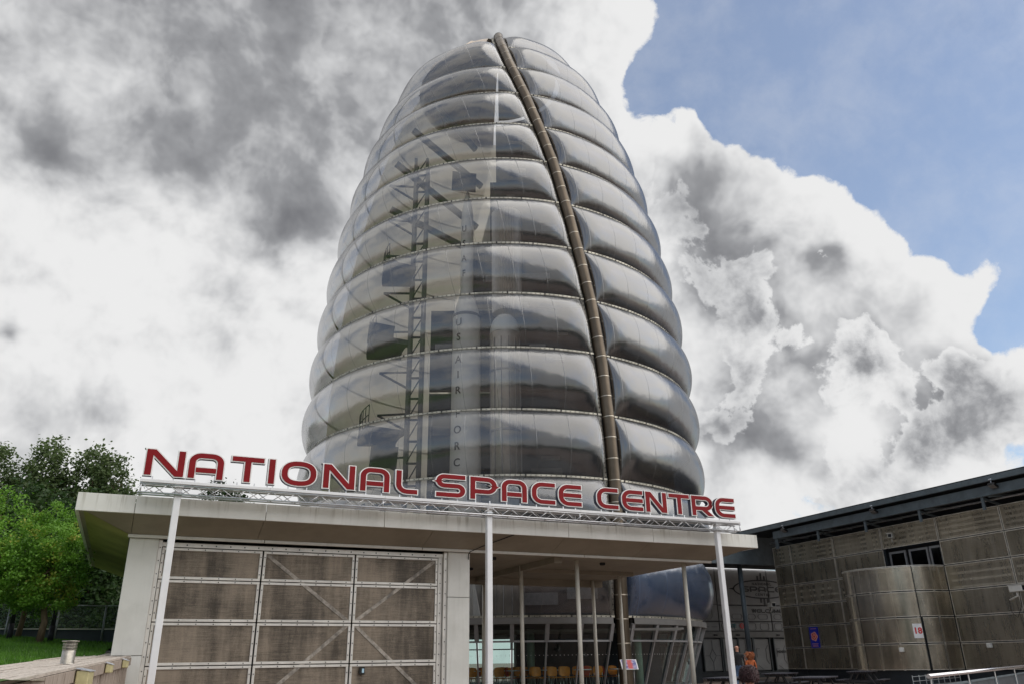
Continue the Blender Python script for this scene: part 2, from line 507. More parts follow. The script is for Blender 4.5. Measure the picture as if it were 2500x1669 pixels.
def glass_mat(name, tint, lo=0.06, hi=0.85):
    m = bpy.data.materials.new(name)
    m.use_nodes = True
    g = G(m.node_tree)
    g.n.remove(g.n['Principled BSDF'])
    gl = g.node('ShaderNodeBsdfGlossy')
    gl.inputs['Roughness'].default_value = 0.02
    tr = g.node('ShaderNodeBsdfTransparent')
    tr.inputs['Color'].default_value = tint + (1,)
    lw = g.node('ShaderNodeLayerWeight')
    lw.inputs['Blend'].default_value = 0.5
    fac = g.math('MULTIPLY_ADD', g.math('POWER', lw.outputs['Facing'], 3.0), hi - lo, lo)
    g.l.new(g.mixsh(fac, tr.outputs[0], gl.outputs[0]), g.n['Material Output'].inputs[0])
    M[name] = m


glass_mat('glass', (0.74, 0.86, 0.83))
glass_mat('glass_dark', (0.35, 0.42, 0.46))


def mesh_wire_mat(name, c, dens):
    m = bpy.data.materials.new(name)
    m.use_nodes = True
    g = G(m.node_tree)
    b = g.n['Principled BSDF']
    b.inputs['Base Color'].default_value = c + (1,)
    b.inputs['Roughness'].default_value = 0.6
    tr = g.node('ShaderNodeBsdfTransparent')
    g.l.new(g.mixsh(dens, tr.outputs[0], b.outputs[0]), g.n['Material Output'].inputs[0])
    M[name] = m


mesh_wire_mat('wire', (0.10, 0.13, 0.12), 0.42)


def picture_mat():
    m = bpy.data.materials.new('board_print')
    m.use_nodes = True
    g = G(m.node_tree)
    b = g.n['Principled BSDF']
    tc = g.node('ShaderNodeTexCoord')
    gen = tc.outputs['Generated']
    n = g.noise(gen, 3.0, 4.0)
    c = g.mix(g.ss(n, 0.42, 0.58), (0.08, 0.10, 0.32, 1), (0.42, 0.36, 0.55, 1))
    sep = g.node('ShaderNodeSeparateXYZ')
    g.l.new(gen, sep.inputs[0])
    dx = g.math('SUBTRACT', sep.outputs[0], 0.55)
    r = g.math('ADD', g.math('ABSOLUTE', dx), g.math('MULTIPLY', n, 0.25))
    c = g.mix(g.ss(r, 0.36, 0.22), c, (0.55, 0.05, 0.05, 1))
    g.l.new(c, b.inputs['Base Color'])
    b.inputs['Roughness'].default_value = 0.35
    M['board_print'] = m


picture_mat()


# ------------------------------------------------------------------ mesh helpers
class MB:
    def __init__(self):
        self.v = []
        self.f = []
        self.sm = []
        self.uv = None

    def add(self, vs, fs, smooth=False):
        o = len(self.v)
        self.v.extend([tuple(p) for p in vs])
        for f in fs:
            self.f.append(tuple(i + o for i in f))
            self.sm.append(smooth)
        return self

    def box(self, x0, x1, y0, y1, z0, z1):
        vs = [(x0, y0, z0), (x1, y0, z0), (x1, y1, z0), (x0, y1, z0), (x0, y0, z1), (x1, y0, z1), (x1, y1, z1), (x0, y1, z1)]
        return self.add(vs, [(3, 2, 1, 0), (4, 5, 6, 7), (0, 1, 5, 4), (1, 2, 6, 5), (2, 3, 7, 6), (3, 0, 4, 7)])

    def bbox(self, x0, x1, y0, y1, z0, z1, b=0.01):
        """box with chamfered edges"""
        bm = bmesh.new()
        bmesh.ops.create_cube(bm, size=1.0)
        for v in bm.verts:
            v.co.x = x0 if v.co.x < 0 else x1
            v.co.y = y0 if v.co.y < 0 else y1
            v.co.z = z0 if v.co.z < 0 else z1
        bmesh.ops.bevel(bm, geom=list(bm.edges), offset=b, segments=1, affect='EDGES', profile=0.5)
        bm.verts.index_update()
        self.add([v.co for v in bm.verts], [[v.index for v in f.verts] for f in bm.faces])
        bm.free()
        return self

    def beam(self, p, q, w, h, up=(0, 0, 1)):
        p, q = Vector(p), Vector(q)
        d = (q - p).normalized()
        u = Vector(up)
        if abs(d.dot(u)) > 0.98:
            u = Vector((0, 1, 0))
        s = d.cross(u).normalized()
        t = s.cross(d).normalized()
        s *= w / 2
        t *= h / 2
        vs = [p - s - t, p + s - t, p + s + t, p - s + t, q - s - t, q + s - t, q + s + t, q - s + t]
        return self.add(vs, [(0, 1, 2, 3), (7, 6, 5, 4), (1, 0, 4, 5), (2, 1, 5, 6), (3, 2, 6, 7), (0, 3, 7, 4)])

    def tube(self, pts, r, n=10, caps=True):
        pts = [Vector(p) for p in pts]
        rs = r if isinstance(r, (list, tuple)) else [r] * len(pts)
        vs, fs = [], []
        ref = None
        for i, p in enumerate(pts):
            if i == 0:
                d = pts[1] - p
            elif i == len(pts) - 1:
                d = p - pts[i - 1]
            else:
                d = (pts[i + 1] - p).normalized() + (p - pts[i - 1]).normalized()
            d.normalize()
            if ref is None:
                ref = Vector((1, 0, 0)) if abs(d.x) < 0.8 else Vector((0, 1, 0))
            a = d.cross(ref).normalized()
            b = d.cross(a).normalized()
            ref = -b if False else a.cross(d)
            for k in range(n):
                t = 2 * pi * k / n
                vs.append(p + (a * cos(t) + b * sin(t)) * rs[i])
        for i in range(len(pts) - 1):
            for k in range(n):
                k2 = (k + 1) % n
                fs.append((i * n + k, i * n + k2, (i + 1) * n + k2, (i + 1) * n + k))
        self.add(vs, fs, True)
        if caps:
            o = len(self.v) - len(vs)
            self.f.append(tuple(o + k for k in reversed(range(n))))
            self.sm.append(False)
            self.f.append(tuple(o + (len(pts) - 1) * n + k for k in range(n)))
            self.sm.append(False)
        return self

    def lathe(self, prof, n=24, c=(0, 0), smooth=True, a0=0.0, a1=2 * pi):
        full = abs(a1 - a0 - 2 * pi) < 1e-6
        m = n if full else n + 1
        vs = []
        for r, z in prof:
            for k in range(m):
                t = a0 + (a1 - a0) * k / n
                vs.append((c[0] + r * cos(t), c[1] + r * sin(t), z))
        fs = []
        for i in range(len(prof) - 1):
            for k in range(n):
                k2 = (k + 1) % m if full else k + 1
                fs.append((i * m + k, i * m + k2, (i + 1) * m + k2, (i + 1) * m + k))
        return self.add(vs, fs, smooth)

    def prism(self, poly, y0, y1):
        """polygon in xz (counter-clockwise seen from -y) extruded from y0 (front) to y1"""
        n = len(poly)
        vs = [(x, y0, z) for x, z in poly] + [(x, y1, z) for x, z in poly]
        fs = [tuple(range(n)), tuple(reversed(range(n, 2 * n)))]
        for i in range(n):
            j = (i + 1) % n
            fs.append((j, i, n + i, n + j))
        return self.add(vs, fs)

    def mesh(self, name, mat):
        me = bpy.data.meshes.new(name)
        me.from_pydata(self.v, [], self.f)
        me.polygons.foreach_set('use_smooth', self.sm)
        if self.uv:
            ul = me.uv_layers.new(name='UVMap')
            flat = []
            for l in me.loops:
                flat.extend(self.uv[l.vertex_index])
            ul.data.foreach_set('uv', flat)
        if mat:
            me.materials.append(M[mat] if isinstance(mat, str) else mat)
        me.update()
        return me

    def build(self, name, mat, parent=None, loc=None, rot=None):
        return inst(name, self.mesh(name, mat), parent, loc, rot)


def inst(name, me, parent=None, loc=None, rot=None, scale=None):
    o = bpy.data.objects.new(name, me)
    COL.objects.link(o)
    if parent:
        o.parent = parent
    if loc is not None:
        o.location = loc
    if rot is not None:
        o.rotation_euler = rot
    if scale is not None:
        o.scale = scale
    return o


def tag(o, label=None, cat=None, group=None, kind=None):
    if label:
        o['label'] = label
    if cat:
        o['category'] = cat
    if group:
        o['group'] = group
    if kind:
        o['kind'] = kind
    return o


def empty(name, loc=(0, 0, 0), rz=0.0):
    o = bpy.data.objects.new(name, None)
    o.empty_display_size = 0.2
    COL.objects.link(o)
    o.location = loc
    o.rotation_euler = (0, 0, rz)
    return o


def copy_tree(o, parent=None):
    c = o.copy()
    COL.objects.link(c)
    c.parent = parent
    for ch in list(o.children):
        copy_tree(ch, c)
    return c


def text_mesh(txt, size, mat, depth=0.004, bold=0.0, spacing=1.0, align='CENTER'):
    cu = bpy.data.curves.new('lettering', 'FONT')
    cu.body = txt
    cu.size = size
    cu.extrude = depth
    cu.offset = bold
    cu.space_character = spacing
    cu.align_x = align
    cu.align_y = 'CENTER'
    cu.resolution_u = 3
    ob = bpy.data.objects.new('lettering', cu)
    COL.objects.link(ob)
    bpy.context.view_layer.update()
    dg = bpy.context.evaluated_depsgraph_get()
    me = bpy.data.meshes.new_from_object(ob.evaluated_get(dg))
    bpy.data.objects.remove(ob)
    bpy.data.curves.remove(cu)
    me.materials.clear()
    me.materials.append(M[mat])
    return me


# ------------------------------------------------------------------ techno lettering (rounded strokes)
def rc(pts, r, seg=6):
    out = [Vector(pts[0])]
    for i in range(1, len(pts) - 1):
        p0, p1, p2 = Vector(pts[i - 1]), Vector(pts[i]), Vector(pts[i + 1])
        a, b = (p0 - p1), (p2 - p1)
        rr = min(r, a.length * 0.5 if i > 1 else a.length * 0.9, b.length * 0.5 if i < len(pts) - 2 else b.length * 0.9)
        a.normalize()
        b.normalize()
        s, e = p1 + a * rr, p1 + b * rr
        ctr = p1 + (a + b) * rr
        for k in range(seg + 1):
            t = pi / 2 * k / seg
            out.append(ctr - b * rr * cos(t) - a * rr * sin(t))
    out.append(Vector(pts[-1]))
    return out


def ribbon(pts, half, shrink=0.0, closed=False):
    pts = [Vector(p) for p in pts]
    if not closed and shrink:
        pts[0] = pts[0] + (pts[1] - pts[0]).normalized() * shrink
        pts[-1] = pts[-1] + (pts[-2] - pts[-1]).normalized() * shrink
    n = len(pts)
    L, R = [], []
    for i in range(n):
        if closed:
            d1 = (pts[i] - pts[i - 1]).normalized()
            d2 = (pts[(i + 1) % n] - pts[i]).normalized()
        else:
            d1 = (pts[i] - pts[i - 1]).normalized() if i > 0 else (pts[1] - pts[0]).normalized()
            d2 = (pts[i + 1] - pts[i]).normalized() if i < n - 1 else d1
        d = (d1 + d2).normalized()
        nn = Vector((-d.y, d.x))
        k = half / max(0.5, nn.dot(Vector((-d1.y, d1.x))))
        L.append(pts[i] + nn * k)
        R.append(pts[i] - nn * k)
    return L, R


def glyph(ch, W, H, h):
    """strokes of a letter in a W x H box, h = half stroke"""
    if ch == 'N':
        return [('p', [(h, 0), (h, H)]), ('s', (h * 1.0, H), (W - h * 1.0, 0)), ('p', [(W - h, 0), (W - h, H)])]
    if ch == 'A':
        return [('p', rc([(h, 0), (h, H - h), (W - h, H - h), (W - h, 0)], 0.24 * H)), ('p', [(h * 1.6, .34 * H), (W - h * 1.6, .34 * H)])]
    if ch == 'T':
        return [('p', [(0, H - h), (W, H - h)]), ('p', [(W / 2, H - h * 1.2), (W / 2, 0)])]
    if ch == 'I':
        return [('p', [(W / 2, 0), (W / 2, H)])]
    if ch == 'O':
        pts = []
        for k in range(36):
            t = 2 * pi * k / 36
            cx, sx = cos(t), sin(t)
            e = 2 / 2.5
            pts.append((W / 2 + (W / 2 - h) * math.copysign(abs(cx) ** e, cx), H / 2 + (H / 2 - h) * math.copysign(abs(sx) ** e, sx)))
        return [('c', pts)]
    if ch == 'L':
        return [('p', rc([(h, H), (h, h), (W, h)], 0.28 * H))]
    if ch == 'S':
        return [('p', rc([(W, H - h), (h, H - h), (h, H / 2), (W - h, H / 2), (W - h, h), (0, h)], 0.2 * H))]
    if ch == 'P':
        return [('p', [(h, 0), (h, H)]), ('p', rc([(h * 1.4, H - h), (W - h, H - h), (W - h, .36 * H), (h * 1.4, .36 * H)], 0.3 * H))]
    if ch == 'R':
        return [('p', [(h, 0), (h, H)]), ('p', rc([(h * 1.4, H - h), (W - h, H - h), (W - h, .38 * H), (h * 1.4, .38 * H)], 0.3 * H)), ('s', (W * .48, .40 * H), (W - h * .9, 0))]
    if ch == 'C':
        return [('p', rc([(W, H - h), (h, H - h), (h, h), (W, h)], 0.30 * H, 8))]
    if ch == 'E':
        return [('p', rc([(W, H - h), (h, H - h), (h, h), (W, h)], 0.30 * H, 8)), ('p', [(h * 1.5, H / 2), (W, H / 2)])]
    if ch == 'G':
        return [('p', rc([(W, H - h), (h, H - h), (h, h), (W - h, h), (W - h, H * .5), (W * .5, H * .5)], 0.30 * H, 8))]
    if ch == 'W':
        return [('s', (h, H), (W * .28, 0)), ('s', (W * .5, H), (W * .28, 0)), ('s', (W * .5, H), (W * .72, 0)), ('s', (W - h, H), (W * .72, 0))]
    if ch == 'M':
        return [('p', [(h, 0), (h, H)]), ('s', (h, H), (W / 2, 0.1 * H)), ('s', (W - h, H), (W / 2, 0.1 * H)), ('p', [(W - h, 0), (W - h, H)])]
    return []


def glyph_mb(ch, W, H, rim, half, y0, y1, xs, stagger=0.0015):
    """mesh of one letter: rim = half stroke of the outline, half = half stroke wanted (<= rim)"""
    mb = MB()
    Wd = W / xs
    sh = rim - half
    for i, st in enumerate(glyph(ch, Wd, H, rim)):
        yo = y0 - i * stagger
        if st[0] == 's':
            (xa, za), (xb, zb) = st[1], st[2]
            ln = sqrt((xb - xa) ** 2 + (zb - za) ** 2)
            hw = half * ln / abs(zb - za)
            t = sh / abs(zb - za)
            xa2, za2 = xa + (xb - xa) * t, za + (zb - za) * t
            xb2, zb2 = xb + (xa - xb) * t, zb + (za - zb) * t
            poly = [(xb2 - hw, zb2), (xb2 + hw, zb2), (xa2 + hw, za2), (xa2 - hw, za2)]
            mb.prism([(x * xs, z) for x, z in poly], yo, y1)
        else:
            closed = st[0] == 'c'
            L, R = ribbon(st[1], half, sh, closed)
            n = len(L)
            rng = range(n) if closed else range(n - 1)
            vs = []
            for k in range(n):
                vs += [(L[k].x * xs, yo, L[k].y), (R[k].x * xs, yo, R[k].y), (L[k].x * xs, y1, L[k].y), (R[k].x * xs, y1, R[k].y)]
            fs = []
            for k in rng:
                a, b = 4 * k, 4 * ((k + 1) % n)
                fs += [(a + 1, b + 1, b, a), (a + 2, b + 2, b + 3, a + 3), (a, b, b + 2, a + 2), (a + 3, b + 3, b + 1, a + 1)]
            if not closed:
                e = 4 * (n - 1)
                fs += [(0, 2, 3, 1), (e + 1, e + 3, e + 2, e)]
            mb.add(vs, fs)
    return mb


# ------------------------------------------------------------------ ground
def build_ground():
    # paved plaza reaching the horizon
    m = M['paving']
    mb = MB()
    mb.add([(-900, -900, 0), (900, -900, 0), (900, 1500, 0), (-900, 1500, 0)], [(0, 1, 2, 3)])
    tag(mb.build('plaza_ground', 'paving'), kind='structure')


build_ground()


def lawn_z(x, y):
    t = max(0.0, min(16.0, y - 15.0))
    z = 1.24 + 0.052 * t + 0.075 * max(-1.0, min(4.0, -x - 2.0)) - 0.002 * max(0, 15 - y)
    return z + 0.03 * sin(x * 1.7) * cos(y * 1.1)


def build_lawn():
    mb = MB()
    xs = [-60, -40, -25, -16, -12, -9, -7, -6, -5, -4.5, -4, -3.5, -3, -2.6, -2.2, -1.9, -1.6, -1.3, -1.0]
    ys = [5, 8, 11, 13, 15, 17, 19, 21, 23, 25, 27, 29, 31, 33, 36, 45, 60, 90, 160]
    vs = [(x, y, lawn_z(x, y)) for y in ys for x in xs]
    n = len(xs)
    fs = [(j * n + i, j * n + i + 1, (j + 1) * n + i + 1, (j + 1) * n + i) for j in range(len(ys) - 1) for i in range(n - 1)]
    mb.add(vs, fs, True)
    tag(mb.build('lawn', 'lawn_soil'), kind='structure')
    r = random.Random(3)
    g = MB()
    for i in range(26000):
        y = 13 + 18 * r.random() ** 0.9
        x = -0.95 - (5.5 * r.random())
        front = -1.177 + 0.0753 * (y - 9) - 1.27
        if x > front and y < 20.8:
            continue
        z = lawn_z(x, y)
        h = 0.05 + 0.06 * r.random()
        a = r.random() * 2 * pi
        w = 0.012
        dx, dy = cos(a) * w, sin(a) * w
        lx, ly = (r.random() - .5) * .05, (r.random() - .5) * .05
        g.add([(x - dx, y - dy, z - .01), (x + dx, y + dy, z - .01), (x + lx, y + ly, z + h)], [(0, 1, 2)])
    tag(g.build('grass_blades', 'grass'), 'short green grass on the bank beside the pavilion', 'grass', kind='stuff')


build_lawn()

# ------------------------------------------------------------------ the rocket tower
TC = (16.779, 39.917, 0.0)
SEAM = [(2.95, 10.10), (5.75, 10.27), (8.58, 10.36), (11.48, 10.38), (14.40, 10.32), (17.18, 10.14), (20.00, 9.84), (22.76, 9.45), (25.46, 8.97), (28.10, 8.40), (30.74, 7.70), (33.26, 6.85), (35.80, 5.70), (37.90, 4.25), (39.40, 2.5), (40.20, 1.0)]


def Rseam(z):
    if z <= SEAM[0][0]:
        return SEAM[0][1]
    for (z0, r0), (z1, r1) in zip(SEAM, SEAM[1:]):
        if z <= z1:
            t = (z - z0) / (z1 - z0)
            return r0 + (r1 - r0) * t
    return SEAM[-1][1]


PHI = [(0, 29.2), (2.95, 29.0), (5.75, 28.7), (8.58, 28.2), (11.48, 27.5), (14.4, 26.5), (17.18, 25.0), (20.0, 22.9), (22.76, 20.7), (25.46, 18.4), (28.1, 14.9), (30.74, 11.0), (33.26, 6.5), (36.0, 2.4), (38.5, 0.0), (43, 0.0)]


def phis(z):
    for (z0, p0), (z1, p1) in zip(PHI, PHI[1:]):
        if z <= z1:
            t = (z - z0) / (z1 - z0)
            return radians(p0 + (p1 - p0) * max(0, t))
    return 0.0


def tp(r, phi, z):
    return (r * sin(phi), -r * cos(phi), z)


BULGE = 0.57
GAP = 0.36


def pillow(k0, z0, z1, side, NU=84, NV=22, full=True):
    """one inflated cushion between two seams; side -1 = left of the spine, +1 = right"""
    mb = MB()
    mb.uv = []
    h = z1 - z0
    vs = []
    for j in range(NV + 1):
        t = j / NV
        t = 0.5 - 0.5 * cos(pi * t) if True else t
        z = z0 + h * t
        R = Rseam(z)
        ps = phis(z)
        slope = (Rseam(z1) - Rseam(z0)) / h
        nr, nz = 1 / sqrt(1 + slope * slope), -slope / sqrt(1 + slope * slope)
        arc = pi * R - 2 * GAP
        for i in range(NU + 1):
            s = i / NU
            # finer columns near the spine
            s = s ** 1.6 * 2 ** 0.6 if s < 0.5 else 1 - (1 - s) ** 1.6 * 2 ** 0.6
            dm = GAP + s * arc
            a = dm / R
            e = min(dm - GAP, arc - (dm - GAP))
            q = min(1.0, e / 1.15)
            end = sqrt(max(0.0, 1 - (1 - q) ** 2))
            b = BULGE * min(1.0, h / 2.8) * (4 * t * (1 - t)) ** 0.72 * end
            b *= 1 + 0.05 * sin(a * 9 + k0 * 1.7) * end
            phi = ps + side * a
            vs.append(tp(R + b * nr, phi, z + b * nz))
            mb.uv.append((dm, t))
    n = NU + 1
    fs = []
    for j in range(NV):
        for i in range(NU):
            f = (j * n + i, j * n + i + 1, (j + 1) * n + i + 1, (j + 1) * n + i)
            fs.append(f if side > 0 else tuple(reversed(f)))
    mb.add(vs, fs, True)
    return mb


def build_tower():
    root = empty('rocket_tower', TC, radians(-22.8))
    tag(root, 'tall egg-shaped silver tower of stacked inflated cushions behind the red sign', 'tower')
    # cushions
    for k in range(len(SEAM) - 3):
        z0, z1 = SEAM[k][0], SEAM[k + 1][0]
        if k <= 11:
            zz = z1 if k < 11 else 36.5
            o = pillow(k, z0 + .03, zz - .03, -1).build('cushion', 'film_clear', root)
        o = pillow(k, z0 + .03, z1 - .03, 1).build('cushion', 'film_silver' if k else 'film_sky_tint', root)
    # seam strips with rivets
    for k in range(0, 13):
        z, R = SEAM[k]
        ps = phis(z)
        for side in (-1, 1):
            if k >= 12 and side < 0:
                continue
            mb = MB()
            rv = MB()
            N = 70
            a0, a1 = GAP / R, pi - GAP / R
            vs, fs = [], []
            for i in range(N + 1):
                a = ps + side * (a0 + (a1 - a0) * i / N)
                for rr, dz in ((R - .02, -.042), (R + .045, -.038), (R + .045, .038), (R - .02, .042)):
                    vs.append(tp(rr, a, z + dz))
            for i in range(N):
                for c in range(3):
                    f = (i * 4 + c, i * 4 + c + 1, (i + 1) * 4 + c + 1, (i + 1) * 4 + c)
                    fs.append(f if side < 0 else tuple(reversed(f)))
            mb.add(vs, fs, False)
            st = mb.build('seam_strip', 'strip', root)
            nr = int((2.1 * R) / 0.22)
            for i in range(nr):
                a = ps + side * (a0 + i * 0.22 / R + .02)
                s = 0.017 if i % 8 else 0.032
                c0 = Vector(tp(R + .045, a, z))
                tx = Vector((cos(a), sin(a), 0))
                ny = Vector((sin(a), -cos(a), 0))
                q = [c0 - tx * s - Vector((0, 0, s)), c0 + tx * s - Vector((0, 0, s)), c0 + tx * s + Vector((0, 0, s)), c0 - tx * s + Vector((0, 0, s))]
                rv.add(q + [p + ny * .02 for p in q], [(4, 5, 6, 7), (0, 1, 5, 4), (1, 2, 6, 5), (2, 3, 7, 6), (3, 0, 4, 7)])
            tag(rv.build('rivets', 'bolt', st), kind='stuff')
    # the spine tube: short drums with pale rings
    zs = []
    z = 0.0
    while z < 39.5:
        zs.append(z)
        slope = abs(Rseam(z + .5) - Rseam(z)) / .5
        z += 0.95 / sqrt(1 + slope * slope)
    zs.append(39.75)

    def sp(z, dr=0.0, da=0.0):
        R = Rseam(z) if z < 41.3 else 1.0
        return Vector(tp(R + .05 + dr, phis(z) + da / max(R, 1.5), z))
    for a, b in zip(zs, zs[1:]):
        mb = MB()
        mb.tube([sp(a), sp((a + b) / 2), sp(b)], 0.275, 18, False)
        seg = mb.build('spine_drum', 'spine', root)
        rg = MB()
        d = (sp(b) - sp(a)).normalized()
        rg.tube([sp(a) - d * .016, sp(a) + d * .016], 0.287, 18, False)
        rg.tube([sp(a) + d * .016, sp(a) + d * .03], [0.287, 0.273], 18, False)
        rg.build('ring', 'ring', seg)
    mb = MB()
    top = sp(39.75)
    mb.tube([top, top + Vector((0, .12, .30)), top + Vector((0, .4, .52)), top + Vector((0, 1.0, .55))], [.31, .33, .33, .30], 16)
    mb.build('spine_cap', 'alu', root)
    # flat edge strips either side of the spine with rivets
    for side in (-1, 1):
        mb = MB()
        rv = MB()
        vs, fs = [], []
        K = 90
        for i in range(K + 1):
            z = 2.9 + (39.0 - 2.9) * i / K
            for da, dr in ((side * .45, -.13), (side * .45, .0), (side * .355, .0), (side * .325, -.13)):
                vs.append(sp(z, dr - .05, da))
        for i in range(K):
            for c in range(3):
                f = (i * 4 + c, i * 4 + c + 1, (i + 1) * 4 + c + 1, (i + 1) * 4 + c)
                fs.append(f if side > 0 else tuple(reversed(f)))
        mb.add(vs, fs)
        st = mb.build('spine_edge', 'strip', root)
        z = 3.0
        while z < 38:
            a = sp(z, -.045, side * .40)
            s = .022
            rv.box(a.x - s, a.x + s, a.y - s, a.y + s, a.z - s, a.z + s)
            z += .21
        tag(rv.build('rivets', 'bolt', st), kind='stuff')
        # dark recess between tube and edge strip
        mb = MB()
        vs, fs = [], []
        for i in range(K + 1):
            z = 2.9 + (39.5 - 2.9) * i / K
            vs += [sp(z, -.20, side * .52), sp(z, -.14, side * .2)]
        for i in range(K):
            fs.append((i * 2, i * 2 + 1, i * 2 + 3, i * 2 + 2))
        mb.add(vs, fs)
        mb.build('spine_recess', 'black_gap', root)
    # crown: tan panels on the left, closing cap
    for j in range(11):
        a0 = -radians(8 + 15.2 * j)
        a1 = -radians(8 + 15.2 * (j + 1))
        mb = MB()
        vs, fs = [], []
        prof = [(5.30, 36.4), (5.0, 37.0), (4.3, 37.85), (3.2, 38.8), (2.1, 39.5), (1.0, 40.0)]
        for r, z in prof:
            for i in range(4):
                vs.append(tp(r, a0 + (a1 - a0) * i / 3, z))
        for q in range(len(prof) - 1):
            for i in range(3):
                fs.append((q * 4 + i, (q + 1) * 4 + i, (q + 1) * 4 + i + 1, q * 4 + i + 1))
        mb.add(vs, fs, True)
        cp = mb.build('crown_panel', 'cap_tan', root)
        rb = MB()
        rb.tube([tp(r + .02, a1, z) for r, z in prof], .05, 6)
        rb.build('ridge', 'cap_tan', cp)
    mb = MB()
    mb.lathe([(1.05, 39.7), (1.1, 40.0), (0.7, 40.15), (0.0, 40.2)], 20)
    mb.build('crown_cap', 'alu', root)
    mb = MB()
    mb.lathe([(3.9, 37.8), (2.1, 39.3), (1.0, 40.0)], 24, a0=-pi / 2, a1=pi / 2)
    mb.build('crown_deck', 'band_grey', root)

    # ---- inside: cream back wall, dark exhibit wall, lattice, platforms
    def wall(name, mat, p0, p1, z0, z1, kf, n=26, rmul=0.86):
        mb = MB()
        zsl = [z0 + (z1 - z0) * i / 14 for i in range(15)]
        vs, fs = [], []
        for z in zsl:
            for i in range(n + 1):
                vs.append(tp(Rseam(z) * rmul, radians(p0 + (p1 - p0) * i / n), z))
        for j in range(14):
            for i in range(n):
                fs.append((j * (n + 1) + i, j * (n + 1) + i + 1, (j + 1) * (n + 1) + i + 1, (j + 1) * (n + 1) + i))
        mb.add(vs, fs, True)
        return mb.build(name, mat, root)
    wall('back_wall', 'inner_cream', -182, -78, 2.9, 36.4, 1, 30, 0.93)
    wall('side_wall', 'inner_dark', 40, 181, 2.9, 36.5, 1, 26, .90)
    for j, (z0, z1, x0, x1) in enumerate([(2.9, 9.8, -4.3, 6.5), (10.0, 16.2, -4.3, 6.5), (16.4, 21.6, -4.3, 6.0), (21.8, 26.4, -2.4, 5.4), (26.6, 31.0, -0.6, 4.6), (31.2, 35.6, -0.2, 3.4)]):
        mb = MB()
        mb.box(x0, x1, 1.6, 1.9, z0, z1)
        w = mb.build('exhibit_wall', 'inner_dark', root)
        rr = random.Random(j)
        for q in range(5):
            xa = x0 + (x1 - x0) * rr.random() * .8
            za = z0 + (z1 - z0) * rr.random() * .7
            b2 = MB()
            b2.box(xa, xa + .5 + rr.random() * 1.6, 1.50, 1.58, za, za + .15 + rr.random() * .5)
            b2.build('wall_fitting', rr.choice(['inner_grey', 'inner_grey', 'galv']), w)
    # lattice lift tower
    for x in (-5.35, -4.62):
        for y in (-0.4, 0.5):
            mb = MB()
            mb.box(x - .09, x + .09, y - .09, y + .09, 2.9, 31.5)
            mb.build('lattice_column', 'inner_grey', root)
    z = 4.0
    i = 0
    while z < 31:
        mb = MB()
        mb.box(-5.35, -4.62, -.46, -.34, z - .05, z + .05)
        mb.beam((-5.3, -.4, z), (-4.66, -.4, z + 1.2), .06, .06)
        mb.build('lattice_bar', 'inner_steel', root)
        if i % 2 == 0:
            mb = MB()
            mb.beam((-5.4, -.4, z + .35), (-6.9, -1.0, z + .1), .10, .10)
            mb.beam((-6.9, -1.0, z + .1), (-5.4, -.4, z - .6), .10, .10)
            mb.build('lattice_bracket', 'inner_steel', root)
        z += 1.25
        i += 1
    # platforms
    for z, r0, r1, p0, p1 in [(7.2, 6.0, .78, -84, -58), (12.4, 5.9, .77, -84, -60), (17.6, 5.8, .77, -86, -62), (22.4, 5.4, .75, -88, -64)]:
        R = Rseam(z)
        mb = MB()
        n = 12
        vs, fs = [], []
        for i in range(n + 1):
            a = radians(p0 + (p1 - p0) * i / n)
            vs += [tp(r0, a, z), tp(R * r1, a, z), tp(R * r1, a, z + .28), tp(r0, a, z + .28)]
        for i in range(n):
            o = i * 4
            fs += [(o, o + 4, o + 5, o + 1), (o + 1, o + 5, o + 6, o + 2), (o + 2, o + 6, o + 7, o + 3), (o + 3, o + 7, o + 4, o)]
        fs += [(0, 1, 2, 3), (n * 4 + 3, n * 4 + 2, n * 4 + 1, n * 4)]
        mb.add(vs, fs)
        pl = mb.build('platform', 'inner_steel', root)
        mb = MB()
        for i in range(0, n + 1, 2):
            a = radians(p0 + (p1 - p0) * i / n)
            mb.tube([tp(R * r1 - .06, a, z + .28), tp(R * r1 - .06, a, z + 1.4)], .025, 5)
        for dz in (.85, 1.4):
            mb.tube([tp(R * r1 - .06, radians(p0 + (p1 - p0) * i / n), z + dz) for i in range(n + 1)], .025, 5)
        mb.build('guard_rail', 'inner_steel', pl)
    # two hanging screens
    for (x, z, a) in ((-6.9, 18.9, .5), (-6.4, 11.7, .4), (-2.2, 29.2, .2)):
        mb = MB()
        mb.box(-.75, .75, -.06, .06, -.6, .6)
        o = mb.build('screen', 'inner_steel', root, (x, -1.2, z), (0.25, 0, a))
    # roof beams high up
    for (x0, z0, x1, z1) in ((-5.6, 33.6, -1.2, 31.2), (-6.6, 31.0, -1.5, 28.0), (-6.8, 27.6, -0.4, 25.4), (-4.4, 36.0, -1.6, 34.2)):
        mb = MB()
        mb.beam((x0, -.6, z0), (x1, 2.4, z1), .28, .34)
        mb.build('roof_beam', 'inner_grey', root)
    # corrugated duct above the second rocket
    mb = MB()
    nr = 64
    vs, fs = [], []
    for z in (20.6, 27.5):
        for i in range(nr):
            a = 2 * pi * i / nr
            r = .92 if i % 2 else .80
            vs.append((.42 + r * cos(a), -.1 + r * sin(a), z))
    for i in range(nr):
        fs.append((i, (i + 1) % nr, nr + (i + 1) % nr, nr + i))
    mb.add(vs, fs)
    mb.build('corrugated_duct', 'rocket_silver', root)

    # ---- base: grey band, glazing cone, cafe
    zt, zb, rt_, rb_ = 2.68, 0.20, 10.12, 9.20

    def rg(z):
        return rb_ + (rt_ - rb_) * (z - zb) / (zt - zb)
    ps = phis(1)
    gapb = radians(3.0)
    mb = MB()
    vs, fs = [], []
    N = 96
